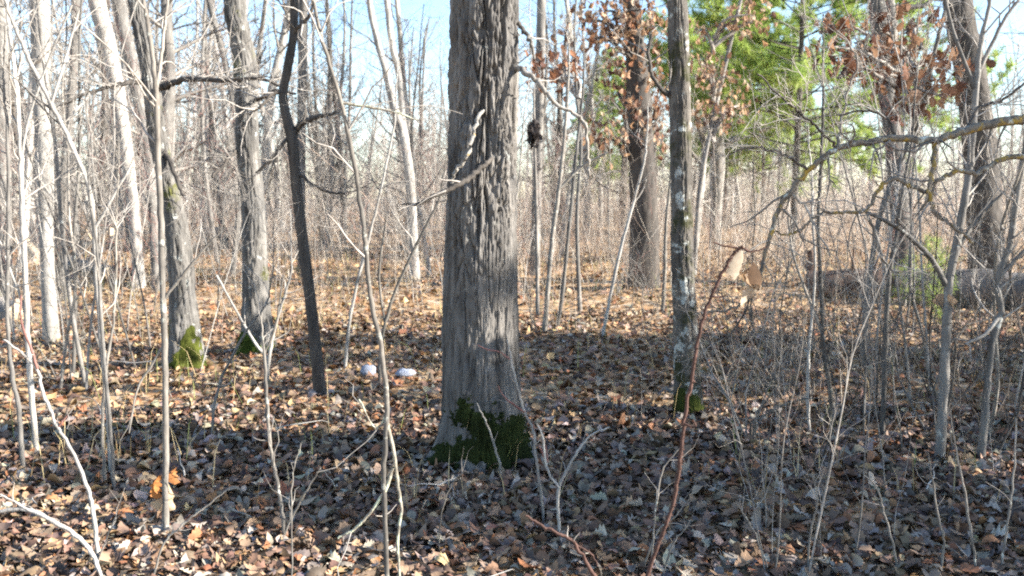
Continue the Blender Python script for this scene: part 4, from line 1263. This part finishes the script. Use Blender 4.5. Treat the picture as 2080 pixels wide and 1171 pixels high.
SHRUBS = []
for k in range(5):
    rg = np.random.default_rng(1200 + k)
    out = []
    for q_ in range(int(rg.integers(3, 6))):
        a = rg.uniform(0, 6.28); e = rg.uniform(.7, 1.4)
        grow(out, (rg.normal(0, .03), rg.normal(0, .03), -.03), (math.cos(a) * math.cos(e), math.sin(a) * math.cos(e), math.sin(e)), rg.uniform(.9, 1.8), rg.uniform(.004, .0075), 2, rg, -.02, .26, (3, 6), (.3, .6), (.5, 1.2), 0, 6)
    m0 = MB(); m0.branches([o_ for o_ in out if o_[2] == 0], (7,)); m1 = MB(); m1.branches([o_ for o_ in out if o_[2] > 0], (5, 4, 3))
    a = m0.mesh("shrub"); a.materials.append((M_GREY, M_SAP, M_DARK)[k % 3]); c = m1.mesh("twigs"); c.materials.append((M_SAP, M_SAP, M_DARK)[k % 3])
    SHRUBS.append((a, c))
for (px, d) in [(rng.uniform(1500, 2090), rng.uniform(4.2, 9.5)) for _ in range(14)] + [(rng.uniform(0, 300), rng.uniform(7, 12)) for _ in range(6)] + [(rng.uniform(1080, 1360), rng.uniform(9, 13)) for _ in range(6)]:
    ki = int(rng.integers(5)); a, c = SHRUBS[ki]
    x = (px - 1040) / FPX * d
    o = bpy.data.objects.new("shrub", a); o.location = (x, d, float(gz(x, d)))
    sc_ = rng.uniform(.6, 1.1); o.scale = (sc_,) * 3; o.rotation_euler = (0, 0, rng.uniform(0, 6.28)); link(o)
    lb = ("grey", "brown", "dark")[ki % 3] + " twiggy shrub " + between(px)
    tag(o, lb, "shrub"); register(o, px, lb, "shrubs")
    t = bpy.data.objects.new("twigs", c); t["kind"] = "stuff"; link(t, o)
for k in range(26):
    d = rng.uniform(2.7, 7.5); px = rng.uniform(40, 2040); x = (px - 1040) / FPX * d
    out = []; a = rng.uniform(0, 6.28)
    L = rng.uniform(.2, .55)
    grow(out, (0, 0, 0), (math.cos(a), math.sin(a), rng.uniform(-.02, .25)), L, rng.uniform(.003, .006), 0, rng, 0, .22, (1, 2), (.3, .5), (.5, .9), 0, 7)
    pale = rng.random() < .6
    m0 = MB(); m0.branches(out, (6, 5))
    o = m0.build("stick", M_PALE if pale else M_SAP, None, (0, 0, 0)); o.location = (x, d, float(gz(x, d)) + .06)
    lb = ("pale" if pale else "brown") + " stick " + between(px)
    tag(o, lb, "stick"); register(o, px, lb, "sticks")

# ------------------------------------------------------------------ background trees (individuals sharing meshes)
BGT = []
for k in range(10):
    rg = np.random.default_rng(900 + k)
    H = rg.uniform(9, 14); r = rg.uniform(.06, .15)
    n = 10
    P = [np.array([0, 0, -.1])]; d = norm(np.array([rg.normal(0, .08), rg.normal(0, .08), 1]))
    for _ in range(n - 1):
        d = norm(d + rg.normal(0, .05, 3) + np.array([0, 0, .06])); P.append(P[-1] + d * H / (n - 1))
    P = np.column_stack([np.array(P), np.linspace(r, r * .2, n)])
    C = catmull(P, 3)
    ms = MB(); ms.tubes(C[:, :3], C[:, 3], 9)
    out = []
    for _ in range(30):
        t = rg.uniform(.12, .98) * (len(C) - 1); i = min(int(t), len(C) - 2)
        a = rg.uniform(0, 6.283); e = rg.uniform(.15, .95)
        grow(out, C[i, :3], (math.cos(a) * math.cos(e), math.sin(a) * math.cos(e), math.sin(e)), H * .17 * rg.uniform(.5, 1.2), max(C[i, 3] * .35, .008), 2, rg, .12, .2, (3, 5), (.35, .6), (.4, 1.0))
    mt = MB(); mt.branches(out, (4, 3, 3, 3))
    a = ms.mesh("bare_tree"); a.materials.append((M_GREY, M_PALE, M_DARK, M_GREY)[k % 4])
    c = mt.mesh("crown"); c.materials.append(M_TWIG if k % 2 else M_GREY)
    BGT.append((a, c))


def scatter_tree(x, d, label, group):
    ki = int(rng.integers(len(BGT))); a, c = BGT[ki]
    if group != "bare trees out of the picture on the right":
        label = ("distant " if d > 42 else "") + ("grey", "pale", "dark", "grey")[ki % 4] + " tree " + between(x / d * FPX + 1040)
    o = bpy.data.objects.new("bare_tree", a)
    o.location = (x, d, float(gz(x, d)))
    s = rng.uniform(.75, 1.2)
    o.scale = (s, s, s); o.rotation_euler = (0, 0, rng.uniform(0, 6.28))
    link(o); tag(o, label, "tree", group)
    if group != "bare trees out of the picture on the right": register(o, x / d * FPX + 1040, label, "bare trees")
    cr = bpy.data.objects.new("crown", c); cr["kind"] = "stuff"; link(cr, o)


for _ in range(36):
    d = rng.uniform(16, 38); scatter_tree((rng.uniform(-60, 480) - 1040) / FPX * d, d, "bare slender tree in the sunlit wood at left", "bare trees in the left wood")
for _ in range(30):
    d = rng.uniform(24, 42); scatter_tree((rng.uniform(480, 1250) - 1040) / FPX * d, d, "bare slender tree in the wood behind the central oak", "bare trees behind the central oak")
for _ in range(11):
    d = rng.uniform(28, 42); scatter_tree((rng.choice([rng.uniform(1240, 1420), rng.uniform(1790, 2140)]) - 1040) / FPX * d, d, "bare slender tree in the wood at right", "bare trees in the right wood")
for _ in range(96):
    d = rng.uniform(42, 65); scatter_tree(rng.uniform(-.66, .66) * d, d, "bare tree at the far end of the wood", "far bare trees")
# neighbours beyond the right edge: they dapple the sunlit ground
for (x, y) in ((22, 9.5), (33, 12), (24, 22), (26, 28)):
    scatter_tree(x, y, "bare tree beyond the right edge of the picture", "bare trees out of the picture on the right")

for lb, it in MANY.items():
    it.sort(key=lambda a: a[0])
    if 1 < len(it) <= len(ORD):
        for r_, (px, o) in zip(ORD, it):
            o["label"] = lb + ", " + r_

# far wood that reads as one mass
mb = MB()
n = 240
d = rng.uniform(62, 120, n); x = rng.uniform(-.72, .72, n) * d
H = rng.uniform(7, 15, n)
P = np.zeros((n, 5, 3)); t = np.linspace(0, 1, 5)
P[:, :, 0] = x[:, None] + np.cumsum(rng.normal(0, .2, (n, 5)), 1); P[:, :, 1] = d[:, None]; P[:, :, 2] = H[:, None] * t[None] - .3
colf = np.array([(.36, .33, .30), (.50, .46, .41), (.22, .20, .18), (.40, .36, .31)])
mb.tubes(P, np.linspace(1, .2, 5)[None] * rng.uniform(.08, .2, n)[:, None], 5, colf[rng.integers(0, 4, n)])
k = 26
ti = np.repeat(np.arange(n), k); tt = rng.uniform(.08, 1, n * k) * 3.999
j = tt.astype(int); f = (tt - j)[:, None]
b0 = P[ti, j] * (1 - f) + P[ti, j + 1] * f
def spray(b0, L, e0, e1, K, jit):
    N = len(b0)
    a = rng.uniform(0, 6.283, N); e = rng.uniform(e0, e1, N)
    D = np.stack([np.cos(a) * np.cos(e), np.sin(a) * np.cos(e), np.sin(e)], -1)
    s = [b0]
    for _ in range(K - 1):
        D = D + rng.normal(0, jit, D.shape); D /= np.linalg.norm(D, axis=1, keepdims=True)
        s.append(s[-1] + D * (L / (K - 1))[:, None])
    return np.stack(s, 1)
Q = spray(b0, rng.uniform(1.2, 3.4, n * k), .1, 1.1, 4, .25)
cq = colf[rng.integers(0, 4, n * k)]
mb.tubes(Q, np.repeat(np.linspace(.035, .012, 4)[None], n * k, 0), 3, cq)
m2 = 3
qi = np.repeat(np.arange(n * k), m2); jj = rng.integers(1, 4, n * k * m2)
Q2 = spray(Q[qi, jj], rng.uniform(.5, 1.5, n * k * m2), .0, 1.2, 3, .3)
mb.tubes(Q2, np.repeat(np.linspace(.016, .006, 3)[None], len(Q2), 0), 3, cq[qi])
tag(mb.build("distant_wood", M_BRUSH), "dense mass of bare trunks and twigs closing the view", "wood", None, "stuff")

# brush: thin stems nobody could count
mb = MB()
def brush(n, d0, d1, h0, h1, r0, px0, px1, cols, p=1.0, side=3, e0=1.0, jit=.10):
    d = d0 + (d1 - d0) * rng.random(n) ** p
    nc = max(8, n // 9)                                   # stems stand in loose clumps
    cxx, cd = rng.uniform(px0, px1, nc), d0 + (d1 - d0) * rng.random(nc) ** p
    pick = rng.integers(0, nc, n); loose = rng.random(n) < .35
    d = np.where(loose, d, np.clip(cd[pick] + rng.normal(0, .5, n), d0, d1 + 1))
    pxx = np.where(loose, rng.uniform(px0, px1, n), cxx[pick] + rng.normal(0, 700, n) / d)
    x = (pxx - 1040) / FPX * d
    b0 = np.stack([x, d, gz(x, d) - .02], -1)
    H = rng.uniform(h0, h1, n) * np.where(loose, 1, (.6 + .8 * rng.random(nc))[pick])
    Q = spray(b0, H, e0, 1.57, 5, jit)
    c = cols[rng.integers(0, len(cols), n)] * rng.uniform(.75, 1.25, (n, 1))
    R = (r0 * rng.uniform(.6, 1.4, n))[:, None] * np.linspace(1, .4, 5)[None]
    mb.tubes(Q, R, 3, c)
    qi = np.repeat(np.arange(n), side); jj = rng.integers(1, 5, n * side)
    Q2 = spray(Q[qi, jj], H[qi] * rng.uniform(.15, .4, n * side), .2, 1.35, 3, .25)
    mb.tubes(Q2, np.repeat(r0 * np.linspace(.5, .25, 3)[None], len(Q2), 0), 3, c[qi])
CB = np.array([(.30, .235, .18), (.40, .33, .26), (.20, .15, .12), (.46, .40, .33), (.32, .22, .16), (.14, .11, .095)])
brush(380, 9, 18, .35, 1.1, .0024, -60, 1480, CB)
brush(420, 18, 32, .5, 1.7, .0038, -60, 1000, CB, .9)
brush(1200, 18, 34, .5, 2.2, .0038, 1050, 2140, CB, .9)
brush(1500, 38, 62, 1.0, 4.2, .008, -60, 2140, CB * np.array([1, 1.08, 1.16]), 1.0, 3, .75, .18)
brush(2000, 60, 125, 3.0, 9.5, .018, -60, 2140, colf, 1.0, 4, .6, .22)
brush(300, 5.5, 11, .25, .75, .0021, 1450, 2140, CB * .8, 1.0, 4)
brush(1650, 26, 46, 2.0, 5.2, .0058, -60, 2140, CB * np.array([1.2, 1.33, 1.45]), 1.0, 6, .7, .2)  # brush colours lightened: sun and haze on the twigs painted in
brush(1050, 13, 27, 1.3, 3.6, .0026, 300, 1620, CB * np.array([1.25, 1.36, 1.46]), 1.0, 5, .8, .16)  # lightened likewise, sunlit look put into the stem colours
brush(420, 15, 24, .5, 1.5, .0032, 1420, 2140, CB)
tag(mb.build("brush", M_BRUSH), "dense tan brush of thin bare stems filling the wood", "brush", None, "stuff")
print("done")
